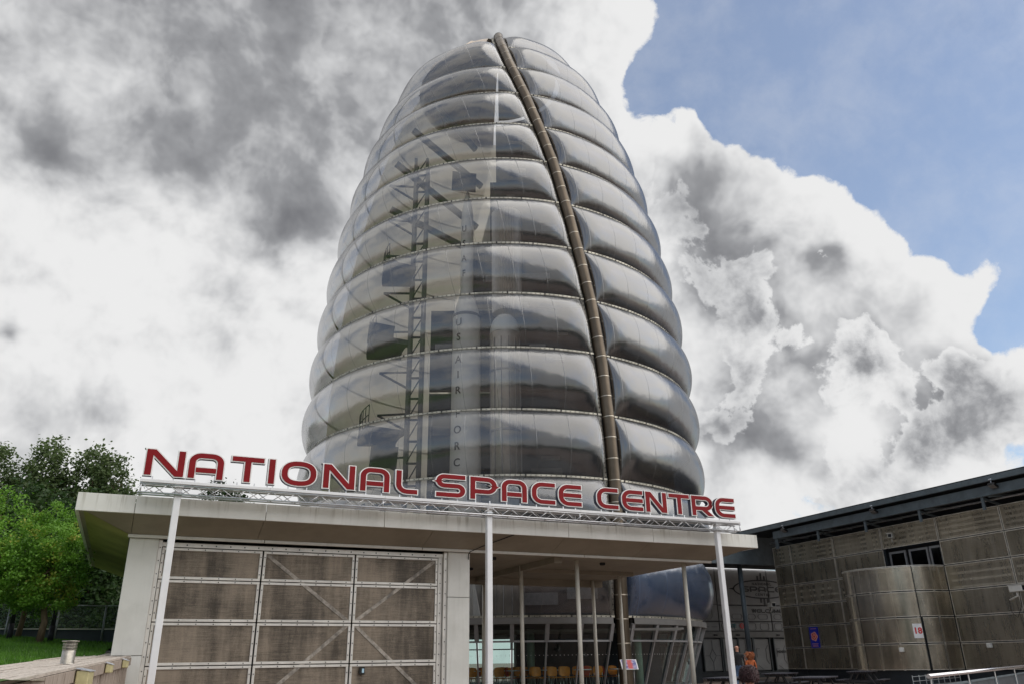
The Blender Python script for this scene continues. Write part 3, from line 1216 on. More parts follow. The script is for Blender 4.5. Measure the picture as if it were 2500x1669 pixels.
    for i in range(N + 1):
        a = ps + gapb + (2 * pi - 2 * gapb) * i / N
        vs += [tp(10.02, a, 2.66), tp(10.26, a, 2.66), tp(10.26, a, 2.90), tp(10.02, a, 2.90)]
    for i in range(N):
        o = i * 4
        for c in range(4):
            fs.append((o + c, o + 4 + c, o + 4 + (c + 1) % 4, o + (c + 1) % 4))
    mb.add(vs, fs)
    mb.build('base_band', 'band_grey', root)
    mb = MB()
    mb.lathe([(9.35, 0.0), (9.35, .20), (9.0, .20)], 72)
    mb.build('base_kerb', 'stone_grey', root)
    angs = [ps + gapb + (2 * pi - 2 * gapb) * i / 44 for i in range(45)]
    zm = 2.02
    for i, a in enumerate(angs):
        mb = MB()
        mb.beam(tp(rg(zm) + .05, a, zm), tp(rg(zt) + .05, a, zt), .16, .12, (sin(a), -cos(a), 0))
        mu = mb.build('mullion', 'mullion', root)
        mb = MB()
        mb.beam(tp(rg(zb) + .05, a, zb), tp(rg(zm) + .05, a, zm - .03), .055, .10, (sin(a), -cos(a), 0))
        mb.build('lower_mullion', 'mullion', mu)
        if i < 44:
            b = angs[i + 1]
            d = .006
            for (za, zc) in ((zb + .02, zm - .04), (zm + .04, zt - .01)):
                mb = MB()
                mb.add([tp(rg(za), a + d, za), tp(rg(za), b - d, za), tp(rg(zc), b - d, zc), tp(rg(zc), a + d, zc)], [(0, 1, 2, 3)])
                mb.build('pane', 'glass', root)
            mb = MB()
            mb.beam(tp(rg(zm) + .06, a, zm), tp(rg(zm) + .06, b, zm), .10, .07)
            mb.build('transom', 'mullion', root)
    # manifestation dots on the glass
    mb = MB()
    for i in range(165):
        a = -1.4 + i * .0176
        p = Vector(tp(rg(1.5) + .012, a, 1.5))
        tx = Vector((cos(a), sin(a), 0)) * .012
        mb.add([p - tx + Vector((0, 0, -.012)), p + tx + Vector((0, 0, -.012)), p + tx + Vector((0, 0, .012)), p - tx + Vector((0, 0, .012))], [(0, 1, 2, 3)])
    tag(mb.build('glass_dots', 'sign_white', root), kind='stuff')
    mb = MB()
    mb.lathe([(0.0, .205), (9.1, .205)], 64)
    mb.build('cafe_floor', 'cafe_floor', root)
    mb = MB()
    mb.lathe([(0.0, 2.62), (9.95, 2.62)], 64)
    mb.build('cafe_ceiling', 'inner_dark', root)
    mb = MB()
    mb.lathe([(0.0, 2.93), (9.95, 2.93)], 64)
    mb.build('tower_floor', 'inner_grey', root)
    mb = MB()
    mb.box(.6, 7.2, -4.6, 5.0, .21, 2.6)
    mb.build('service_core', 'inner_dark', root)
    for x, z in ((5.9, 0), (1.2, 0), (-5.4, 0)):
        mb = MB()
        mb.tube([(x, -6.3, .21), (x, -6.3, 2.6)], .17, 16)
        mb.build('cafe_column', 'cafe_green', root)
    for i in range(7):
        mb = MB()
        mb.box(-8.0, 7.5, -8.6 + i * .55, -8.5 + i * .55, 2.42, 2.50)
        mb.build('ceiling_batten', 'inner_grey', root)
    return root


tower = build_tower()


def tower_w(x, y, z):
    a = radians(-22.8)
    return (TC[0] + x * cos(a) - y * sin(a), TC[1] + x * sin(a) + y * cos(a), z)


# ---- rockets standing inside
def build_rockets():
    rz = radians(-22.8)
    r1 = empty('rocket', tower_w(-2.0, -.6, 2.95), rz)
    tag(r1, 'tall white rocket with vertical U S AIR FORCE letters inside the tower', 'rocket', 'rockets inside the tower')
    mb = MB()
    mb.lathe([(0.0, .0), (.92, .0), (.90, 4), (.84, 10), (.80, 17.2)], 40)
    mb.build('first_stage', 'rocket_white', r1)
    mb = MB()
    mb.lathe([(.80, 17.22), (.78, 17.35), (.42, 18.6), (.385, 18.8), (.385, 23.6), (.34, 24.4), (.2, 25.4), (.0, 26.1)], 32)
    mb.build('second_stage', 'rocket_white', r1)
    mb = MB()
    mb.lathe([(.815, 17.1), (.825, 17.14), (.825, 17.24), (.81, 17.28)], 40)
    mb.build('stage_ring', 'band_grey', r1)
    for i in range(4):
        a = i * pi / 2 + .6
        mb = MB()
        mb.prism([(.85, 0.0), (1.6, 0.0), (1.5, .6), (.85, 2.4)], -.03, .03)
        mb.build('fin', 'rocket_white', r1, None, (0, 0, a))
    # letters
    me = {}
    zz = 16.6
    for ch in 'US AIR FORCE':
        if ch != ' ':
            if ch not in me:
                me[ch] = text_mesh(ch, .62, 'letter_black', .006, .008)
            a = -radians(30)
            r = .835 if zz > 10 else .862
            inst('letter', me[ch], r1, (r * sin(a), -r * cos(a), zz), (pi / 2, 0, a))
            zz -= .92
        else:
            zz -= .45
    zz = 23.0
    for ch in 'USAF':
        if ch not in me:
            me[ch] = text_mesh(ch, .62, 'letter_black', .006, .008)
        a = -radians(25)
        inst('letter', me[ch], r1, (.405 * sin(a), -.405 * cos(a), zz), (pi / 2, 0, a), (.75, .95, 1))
        zz -= 1.02
    r2 = empty('rocket', tower_w(.25, -1.0, 2.95), rz)
    tag(r2, 'broad silver rocket with domed top inside the tower', 'rocket', 'rockets inside the tower')
    mb = MB()
    mb.lathe([(0.0, 0), (.88, 0), (.88, 15.9)], 40)
    mb.build('body', 'rocket_silver', r2)
    mb = MB()
    mb.lathe([(.88, 15.92), (.84, 16.3), (.70, 16.75), (.45, 17.05), (.0, 17.2)], 40)
    mb.build('dome', 'rocket_white', r2)
    for z in (3, 6.5, 10, 13.5):
        mb = MB()
        mb.lathe([(.882, z), (.90, z + .03), (.90, z + .12), (.882, z + .15)], 40)
        mb.build('hoop', 'galv', r2)
    for i in range(6):
        a = -1.2 + i * .48
        mb = MB()
        mb.box(-.02, .02, -.93, -.88, .2, 15.5)
        mb.build('conduit', 'galv', r2, None, (0, 0, a))


build_rockets()


# ---- cafe furniture
def make_chair(mat):
    c = empty('cafe_chair')
    mb = MB()
    # curved back shell
    vs, fs = [], []
    for j in range(5):
        z = .50 + .34 * j / 4
        w = .21 - .05 * (j == 0) - .03 * (j == 4)
        for i in range(7):
            t = -1 + 2 * i / 6
            vs.append((t * w, .20 + .05 * j / 4 - .05 * t * t, z + (.03 * (1 - t * t) if j == 4 else 0)))
    for j in range(4):
        for i in range(6):
            fs.append((j * 7 + i, j * 7 + i + 1, (j + 1) * 7 + i + 1, (j + 1) * 7 + i))
    mb.add(vs, fs, True)
    mb.add([(x, y + .015, z) for x, y, z in vs], [tuple(reversed(f)) for f in fs], True)
    mb.build('backrest', mat, c)
    mb = MB()
    mb.bbox(-.21, .21, -.22, .20, .435, .455, .008)
    mb.build('seat', mat, c)
    for sx in (-1, 1):
        mb = MB()
        mb.tube([(sx * .17, -.17, .43), (sx * .22, -.24, 0)], .011, 6)
        mb.build('leg', 'chair_leg', c)
        mb = MB()
        mb.tube([(sx * .17, .25, .60), (sx * .18, .18, .43), (sx * .22, .26, 0)], .011, 6)
        mb.build('leg', 'chair_leg', c)
    return c


def make_cafe_table():
    t = empty('cafe_table')
    mb = MB()
    mb.lathe([(0, .71), (.38, .71), (.39, .72), (.39, .74), (.38, .75), (0, .75)], 24)
    mb.build('table_top', 'sign_white', t)
    mb = MB()
    mb.tube([(0, 0, .03), (0, 0, .71)], .03, 10)
    mb.build('pedestal', 'chair_leg', t)
    mb = MB()
    mb.lathe([(0, .04), (.06, .04), (.22, .015), (.22, 0), (0, 0)], 16)
    mb.build('foot', 'chair_leg', t)
    return t


def build_cafe():
    r = random.Random(11)
    ch_o = make_chair('chair_orange')
    ch_r = make_chair('chair_red')
    tb = make_cafe_table()
    first = {'o': ch_o, 'r': ch_r, 't': tb}
    used = set()

    def put(kind, x, y, rot, label, cat, grp):
        src = first[kind]
        o = src if kind not in used else copy_tree(src)
        used.add(kind)
        o.location = tower_w(x, y, .206)
        o.rotation_euler = (0, 0, rot)
        tag(o, label, cat, grp)
    ordn = ['first', 'second', 'third', 'fourth', 'fifth', 'sixth', 'seventh', 'eighth', 'ninth', 'tenth', 'eleventh', 'twelfth', 'thirteenth', 'fourteenth', 'fifteenth', 'sixteenth', 'seventeenth', 'eighteenth', 'nineteenth', 'twentieth', 'twenty-first', 'twenty-second']
    rows = ['front row by the glass', 'second row from the glass', 'third row from the glass']
    for row, y in enumerate((-8.35, -7.55, -6.6)):
        x = -3.4 + .3 * row
        c = 0
        while x < 6.2:
            if x * x + y * y < 8.75 ** 2:
                back = row > 0 and x < -.4
                k = 'r' if (back or r.random() < .12) else 'o'
                put(k, x + r.uniform(-.06, .06), y + r.uniform(-.12, .12), radians(-22.8) + r.choice([0, pi, .4, pi - .5, pi / 2]) + r.uniform(-.3, .3),
                    ('orange' if k == 'o' else 'dark red') + ' cafe chair, ' + ordn[c] + ' from left in the ' + rows[row], 'chair', 'chairs in the cafe at the foot of the tower')
                c += 1
            x += .54
    for i, (x, y) in enumerate(((-2.7, -7.9), (-1.1, -7.8), (.4, -7.9), (1.9, -7.8), (3.3, -7.6), (4.9, -6.9))):
        put('t', x, y, 0, 'small round white cafe table, ' + ordn[i] + ' from left near the glass', 'table', 'round tables in the cafe at the foot of the tower')
    for i, (x, y) in enumerate(((-.3, -6.7), (1.3, -6.8))):
        put('t', x, y, 0, ('left' if i == 0 else 'right') + ' one of two small round white cafe tables farther inside', 'table', 'round tables in the cafe at the foot of the tower')


build_cafe()

# ------------------------------------------------------------------ entrance pavilion (flat roof, steel hangar door)
PAV = (0, 20, 0)
PROT = radians(1.5)


def bolts_row(mb, p, q, n, s=.013, y=None):
    for i in range(n):
        t = (i + .5) / n
        x, z = p[0] + (q[0] - p[0]) * t, p[1] + (q[1] - p[1]) * t
        mb.box(x - s, x + s, y - .012, y + .004, z - s, z + s)


def build_pavilion():
    root = empty('entrance_pavilion', PAV, PROT)
    tag(root, 'low cream pavilion with flat overhanging roof and large steel hangar door', 'building')
    XL, XR = -1.88, 17.44
    LX0, LX1, LY = -.72, 16.40, 1.14
    ZT, ZB, ZL = 4.915, 4.515, 4.20
    YB = 12.0
    YBR = 8.15
    # fascia panels along the front
    js = [XL, -.68, 2.22, 5.18, 7.9, 10.58, 13.46, XR]
    for a, b in zip(js, js[1:]):
        mb = MB()
        mb.bbox(a + .006, b - .006, 0, .06, ZB, ZT, .006)
        mb.build('fascia_panel', 'cream_panel', root)
    # side fascias
    y = .07
    for yy in (3.0, 6.0, 9.0, YB):
        mb = MB()
        mb.box(XL, XL + .06, y, yy - .012, ZB, ZT)
        mb.build('fascia_panel', 'cream_panel', root)
        y = yy
    y = .07
    for yy in (3.0, 5.6, YBR):
        mb = MB()
        mb.box(XR - .06, XR, y, yy - .012, ZB, ZT)
        mb.build('fascia_panel', 'cream_panel', root)
        y = yy
    # flat roof deck
    mb = MB()
    mb.box(XL + .06, XR - .06, .06, YBR - .02, 4.60, 4.72)
    mb.box(XL + .06, 8.0, YBR - .02, YB, 4.60, 4.72)
    mb.build('roof_deck', 'roof_grey', root)
    # shadow-gap board behind the fascia and sloping soffit panels
    zi = ZB + .035
    mb = MB()
    mb.box(XL + .06, XR - .06, .06, .16, zi, zi + .05)
    mb.box(XL + .06, XL + .16, .16, YB, zi, zi + .05)
    mb.build('shadow_gap', 'soffit', root)
    sj = [XL + .16, -.68, 2.22, 6.6, 10.58, 13.46, XR - .1]

    def soff_pt(x):
        # slope front: outer edge at y=.16, inner at LY
        return x
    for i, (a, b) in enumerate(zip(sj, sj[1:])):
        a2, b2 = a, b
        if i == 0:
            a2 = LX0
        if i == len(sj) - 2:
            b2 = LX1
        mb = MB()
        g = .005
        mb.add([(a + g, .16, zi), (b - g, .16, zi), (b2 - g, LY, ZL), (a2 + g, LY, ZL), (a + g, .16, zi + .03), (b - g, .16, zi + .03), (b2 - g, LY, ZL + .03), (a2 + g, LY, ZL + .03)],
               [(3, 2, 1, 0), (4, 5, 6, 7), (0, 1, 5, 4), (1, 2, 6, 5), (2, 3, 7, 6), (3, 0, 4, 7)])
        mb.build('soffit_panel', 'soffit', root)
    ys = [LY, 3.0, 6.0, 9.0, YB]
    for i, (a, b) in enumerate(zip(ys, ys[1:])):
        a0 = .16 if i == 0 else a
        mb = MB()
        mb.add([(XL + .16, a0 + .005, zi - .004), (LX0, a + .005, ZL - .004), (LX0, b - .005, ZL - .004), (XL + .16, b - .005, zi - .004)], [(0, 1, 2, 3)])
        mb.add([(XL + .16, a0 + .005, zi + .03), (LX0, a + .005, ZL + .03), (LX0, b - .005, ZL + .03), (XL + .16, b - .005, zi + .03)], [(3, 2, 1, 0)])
        mb.build('soffit_panel', 'soffit_grass_bounce', root)
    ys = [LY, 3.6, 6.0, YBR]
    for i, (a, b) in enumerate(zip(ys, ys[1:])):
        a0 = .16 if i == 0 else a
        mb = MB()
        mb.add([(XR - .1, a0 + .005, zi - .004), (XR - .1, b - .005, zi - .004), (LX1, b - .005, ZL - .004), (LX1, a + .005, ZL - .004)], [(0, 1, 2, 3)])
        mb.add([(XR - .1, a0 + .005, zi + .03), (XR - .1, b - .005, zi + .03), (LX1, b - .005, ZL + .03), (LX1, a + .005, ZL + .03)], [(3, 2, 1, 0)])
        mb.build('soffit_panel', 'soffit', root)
    # pale lip along the inner edge
    for a, b in ((LX0 - .02, 2.4), (2.41, 6.6), (6.61, 11.7), (11.71, LX1 + .02)):
        mb = MB()
        mb.bbox(a, b - .006, LY - .04, LY + .05, 4.135, ZL + .006, .006)
        mb.build('lip', 'cream_panel', root)
    # flat soffit under the deep porch
    xs = [8.05, 10.1, 12.2, 14.3, LX1]
    yy = [LY + .06, 3.5, 5.9, YBR]
    for a, b in zip(xs, xs[1:]):
        for c, d in zip(yy, yy[1:]):
            mb = MB()
            mb.box(a + .006, b - .006, c + .006, d - .006, 4.17, 4.20)
            mb.build('porch_soffit', 'soffit', root)
    mb = MB()
    mb.box(8.06, LX1 - .1, 7.75, 8.0, 3.93, 4.165)
    mb.build('porch_beam', 'soffit', root)
    mb = MB()
    mb.box(10.9, 11.15, LY + .4, 7.7, 4.0, 4.166)
    mb.build('porch_beam', 'soffit', root)
    mb = MB()
    mb.box(11.16, 15.7, 4.6, 4.8, 4.04, 4.166)
    mb.build('porch_beam', 'soffit', root)
    # recessed downlights
    for x, y in ((9.2, 2.2), (13.1, 2.4), (13.2, 5.0), (9.6, 5.0)):
        mb = MB()
        mb.lathe([(.09, 4.168), (.09, 4.10), (.06, 4.09), (0, 4.09)], 14, (x, y))
        mb.build('downlight', 'black_gap', root)
    # round porch columns
    for x, y, r in ((11.96, 2.06, .066), (15.68, 1.62, .066), (10.95, 3.95, .064), (15.84, 5.8, .064), (15.83, 7.70, .064), (11.35, 8.0, .064)):
        mb = MB()
        mb.tube([(x, y, 0), (x, y, 4.165)], r, 20)
        c = mb.build('column', 'white_column', root)
        mb = MB()
        mb.lathe([(r + .001, .0), (r + .09, .0), (r + .09, .015), (r + .001, .02)], 20, (x, y))
        mb.build('base_plate', 'galv', c)
    # walls: piers, side wall, back
    for x0, x1, zj in ((-.69, -.04, 1.51), (7.40, 8.045, 2.93)):
        mb = MB()
        mb.bbox(x0, x1, 1.22, 1.60, 0, zj - .006, .008)
        p = mb.build('pier', 'cream_panel', root)
        mb = MB()
        mb.bbox(x0, x1, 1.22, 1.60, zj + .006, 4.134, .008)
        mb.build('upper_panel', 'cream_panel', p)
        mb = MB()
        mb.box(x0 + .01, x1 - .01, 1.24, 1.55, zj - .01, zj + .01)
        mb.build('joint', 'black_gap', p)
    mb = MB()
    mb.box(-.68, -.40, 1.61, YB, 0, 4.16)
    mb.box(7.75, 8.03, 1.61, YB, 0, 4.16)
    mb.box(-.39, 7.74, YB - .3, YB, 0, 4.16)
    mb.build('wall', 'cream_panel', root)
    # jambs with bolts
    for x0, x1 in ((-.035, .045), (7.30, 7.395)):
        mb = MB()
        mb.box(x0, x1, 1.28, 1.42, 0, 4.13)
        j = mb.build('jamb', 'frame_metal', root)
        bb = MB()
        bolts_row(bb, ((x0 + x1) / 2, .1), ((x0 + x1) / 2, 4.1), 13, .011, 1.28)
        bb.build('bolts', 'bolt', j)
    # door head rail
    mb = MB()
    mb.box(.05, 7.295, 1.36, 1.44, 3.985, 4.085)
    hr = mb.build('head_rail', 'frame_metal', root)
    bb = MB()
    bolts_row(bb, (.1, 4.035), (7.25, 4.035), 21, .014, 1.36)
    bb.build('bolts', 'bolt', hr)
    mb = MB()
    mb.box(-.03, 7.29, 1.47, 1.5, 0, 4.13)
    mb.build('door_recess', 'black_gap', root)
    # door leaves
    cols = [(.06, 2.425), (2.462, 4.805), (4.842, 7.15)]
    rows = [(3.23, 3.965), (2.258, 3.21), (1.292, 2.236), (.30, 1.270), (.03, .28)]
    fw = .062
    for ci, (x0, x1) in enumerate(cols):
        for ri, (z0, z1) in enumerate(rows):
            mb = MB()
            mb.add([(x0 + fw, 1.405, z0 + fw), (x1 - fw, 1.405, z0 + fw), (x1 - fw, 1.405, z1 - fw), (x0 + fw, 1.405, z1 - fw)], [(0, 1, 2, 3)])
            pnl = mb.build('door_panel', 'door_mesh', root)
            mb = MB()
            mb.bbox(x0, x1, 1.37, 1.42, z1 - fw, z1, .006)
            mb.bbox(x0, x1, 1.37, 1.42, z0, z0 + fw, .006)
            mb.bbox(x0, x0 + fw, 1.372, 1.418, z0 + fw, z1 - fw, .006)
            mb.bbox(x1 - fw, x1, 1.372, 1.418, z0 + fw, z1 - fw, .006)
            mb.build('frame', 'frame_metal', pnl)
            bb = MB()
            n = 6
            bolts_row(bb, (x0, z1 - fw / 2), (x1, z1 - fw / 2), n, .011, 1.37)
            bolts_row(bb, (x0, z0 + fw / 2), (x1, z0 + fw / 2), n, .011, 1.37)
            if z1 - z0 > .4:
                bolts_row(bb, (x0 + fw / 2, z0 + .05), (x0 + fw / 2, z1 - .05), 3, .011, 1.372)
                bolts_row(bb, (x1 - fw / 2, z0 + .05), (x1 - fw / 2, z1 - .05), 3, .011, 1.372)
            bb.build('bolts', 'bolt', pnl)
    # end stile
    mb = MB()
    mb.box(7.165, 7.285, 1.37, 1.42, .03, 3.975)
    stl = mb.build('end_stile', 'frame_metal', root)
    bb = MB()
    bolts_row(bb, (7.225, .05), (7.225, 3.95), 15, .011, 1.37)
    bb.build('bolts', 'bolt', stl)
    # diagonal braces behind the mesh
    for (xa, za, xb, zb2) in ((2.55, 3.88, 4.72, 2.30), (7.06, 3.88, 4.92, 2.30), (4.72, 2.20, 2.55, .36), (4.92, 2.20, 7.06, .36)):
        mb = MB()
        mb.beam((xa, 1.396, za), (xb, 1.396, zb2), .016, .085, (0, 0, 1))
        mb.build('brace', 'brace_metal', root)
    mb = MB()
    mb.tube([(8.0, 1.205, 3.95), (7.98, 1.15, 4.08), (8.0, 1.08, 4.15), (8.25, .85, 4.265), (8.6, .5, 4.40), (8.95, .17, 4.535)], .013, 6)
    mb.build('cable', 'black_cable', root)
    # light backing sheets seen dimly through the mesh
    for (xa, xb, za, zb2) in ((.75, 1.95, .3, 3.9), (3.0, 4.2, .4, 3.1), (5.4, 6.6, .4, 3.5)):
        mb = MB()
        mb.box(xa, xb, 1.455, 1.465, za, zb2)
        mb.build('backing_sheet', 'inner_grey', root)
    return root


pav = build_pavilion()


def pav_w(x, y, z):
    return (PAV[0] + x * cos(PROT) - y * sin(PROT), PAV[1] + x * sin(PROT) + y * cos(PROT), z)


kp = empty('keypad', pav_w(5.15, 1.34, 1.02), PROT)
tag(kp, 'small black keypad box with pale blue face on the hangar door', 'keypad')
mb = MB()
mb.bbox(-.07, .07, -.03, .03, 0, .17, .008)
mb.build('housing', 'black_cable', kp)
mb = MB()
mb.box(-.005, .05, -.036, -.031, .04, .14)
mb.build('screen', 'keypad_face', kp)


# ------------------------------------------------------------------ roof sign on posts
LETTERS = [('N', -0.64, 0.24), ('A', 0.28, 1.1), ('T', 1.22, 2.01), ('I', 2.05, 2.3), ('O', 2.38, 3.27), ('N', 3.39, 4.23), ('A', 4.32, 5.13), ('L', 5.25, 5.88),
           ('S', 6.34, 7.21), ('P', 7.3, 8.13), ('A', 8.22, 9.03), ('C', 9.13, 9.91), ('E', 9.97, 10.75),
           ('C', 11.21, 11.97), ('E', 12.05, 12.82), ('N', 12.87, 13.66), ('T', 13.70, 14.5), ('R', 14.53, 15.37), ('E', 15.42, 16.21)]


def build_sign():
    root = empty('roof_sign', PAV, PROT)
    tag(root, 'long sign of red letters reading NATIONAL SPACE CENTRE on a silver truss', 'sign')
    H = .635
    Z0 = 5.275
    Y = -.56
    for ch, x0, x1 in LETTERS:
        W = x1 - x0
        rim, fh, xs = .078, .055, 1.26
        mb = glyph_mb(ch, W, H, rim, rim, Y + .014, Y + .15, xs)
        o = mb.build('letter', 'navy_side', root, (x0, 0, Z0))
        glyph_mb(ch, W, H, rim, rim, Y, Y + .0125, xs).build('rim', 'rim_white', o)
        glyph_mb(ch, W, H, rim, fh, Y - .012, Y - .005, xs, .0012).build('face', 'red_face', o)
        for fx in (.25, .75):
            mb = MB()
            mb.box(W * fx - .012, W * fx + .012, Y + .06, Y + .09, -.085, .01)
            mb.build('stand_off', 'alu', o)
    # top plank
    X0, X1 = -.66, 16.31
    n = 6
    for i in range(n):
        a = X0 + (X1 - X0) * i / n
        b = X0 + (X1 - X0) * (i + 1) / n
        mb = MB()
        mb.bbox(a, b - .004, -.62, -.30, 5.125, 5.195, .006)
        mb.build('walkway_plank', 'white_metal', root)
    ZU, ZD = 5.095, 4.895
    for y in (-.59, -.33):
        mb = MB()
        mb.tube([(X0, y, ZU), (X1, y, ZU)], .021, 10)
        mb.build('top_chord', 'alu', root)
        mb = MB()
        mb.tube([(X0 - .02, y, ZD), (X1 - .02, y, ZD)], .021, 10)
        mb.build('bottom_chord', 'alu', root)
    pitch = .285
    me = {}
    for sg in (0, 1):
        mb = MB()
        a, b = (ZD, ZU) if sg else (ZU, ZD)
        mb.tube([(0, 0, a), (pitch, 0, b)], .0095, 6)
        me[sg] = mb.mesh('brace', 'alu')
    k = int((X1 - X0) / pitch)
    for y, ph in ((-.59, 0), (-.33, 1)):
        for i in range(k):
            inst('brace', me[(i + ph) % 2], root, (X0 + .03 + i * pitch, y, 0))
    mb = MB()
    mb.tube([(0, -.59, 0), (0, -.33, 0)], .012, 6)
    cm = mb.mesh('cross_tube', 'alu')
    for i in range(0, k, 2):
        for z in (ZU, ZD):
            inst('cross_tube', cm, root, (X0 + .03 + i * pitch, 0, z))
    for i in (0, 5.6 / (X1 - X0), 11.3 / (X1 - X0), 1):
        x = X0 + .03 + (X1 - X0 - .06) * i
        mb = MB()
        for y in (-.59, -.33):
            mb.tube([(x, y, ZD), (x, y, ZU)], .016, 8)
        mb.build('end_frame', 'alu', root)
    for x in (.165, 7.906, 15.48):
        mb = MB()
        mb.bbox(x - .075, x + .075, -.535, -.385, 0, 5.06, .012)
        p = mb.build('post', 'white_metal', root)
        mb = MB()
        mb.box(x - .10, x + .10, -.60, -.32, 5.062, 5.12)
        mb.build('saddle', 'white_metal', p)
        mb = MB()
        for dz in (4.86, 4.95):
            mb.box(x - .09, x + .09, -.55, -.37, dz, dz + .02)
        mb.build('clamp', 'alu', p)
        mb = MB()
        mb.box(x - .14, x + .14, -.60, -.32, 0, .02)
        mb.build('base_plate', 'galv', p)
    return root


build_sign()


# ------------------------------------------------------------------ gallery building on the right (perforated steel panels)
WX = 34.0
WJ = [38.66, 37.20, 33.84, 30.49, 27.14, 23.79, 20.44, 17.09, 13.74]
WZ = [7.475, 6.345, 5.211, 4.075, 2.935, 1.800, 0.660]


def drum_curve():
    """plan of the rounded bay: from the wall (far end) round to the wall (near end)"""
    ctrl = [(34.0, 32.05), (33.3, 31.95), (32.4, 31.75), (31.65, 31.15), (31.35, 30.2), (31.45, 29.3), (31.75, 28.45), (32.15, 27.85), (32.65, 27.45), (33.25, 27.22), (34.0, 27.16)]
    pts = []
    n = len(ctrl)
    for i in range(n - 1):
        p0, p1, p2, p3 = [Vector(ctrl[max(0, min(n - 1, i + k))]) for k in (-1, 0, 1, 2)]
        for t in [k / 6 for k in range(6)]:
            q = 0.5 * ((2 * p1) + (-p0 + p2) * t + (2 * p0 - 5 * p1 + 4 * p2 - p3) * t * t + (-p0 + 3 * p1 - 3 * p2 + p3) * t ** 3)
            pts.append(q)
    pts.append(Vector(ctrl[-1]))
    return pts


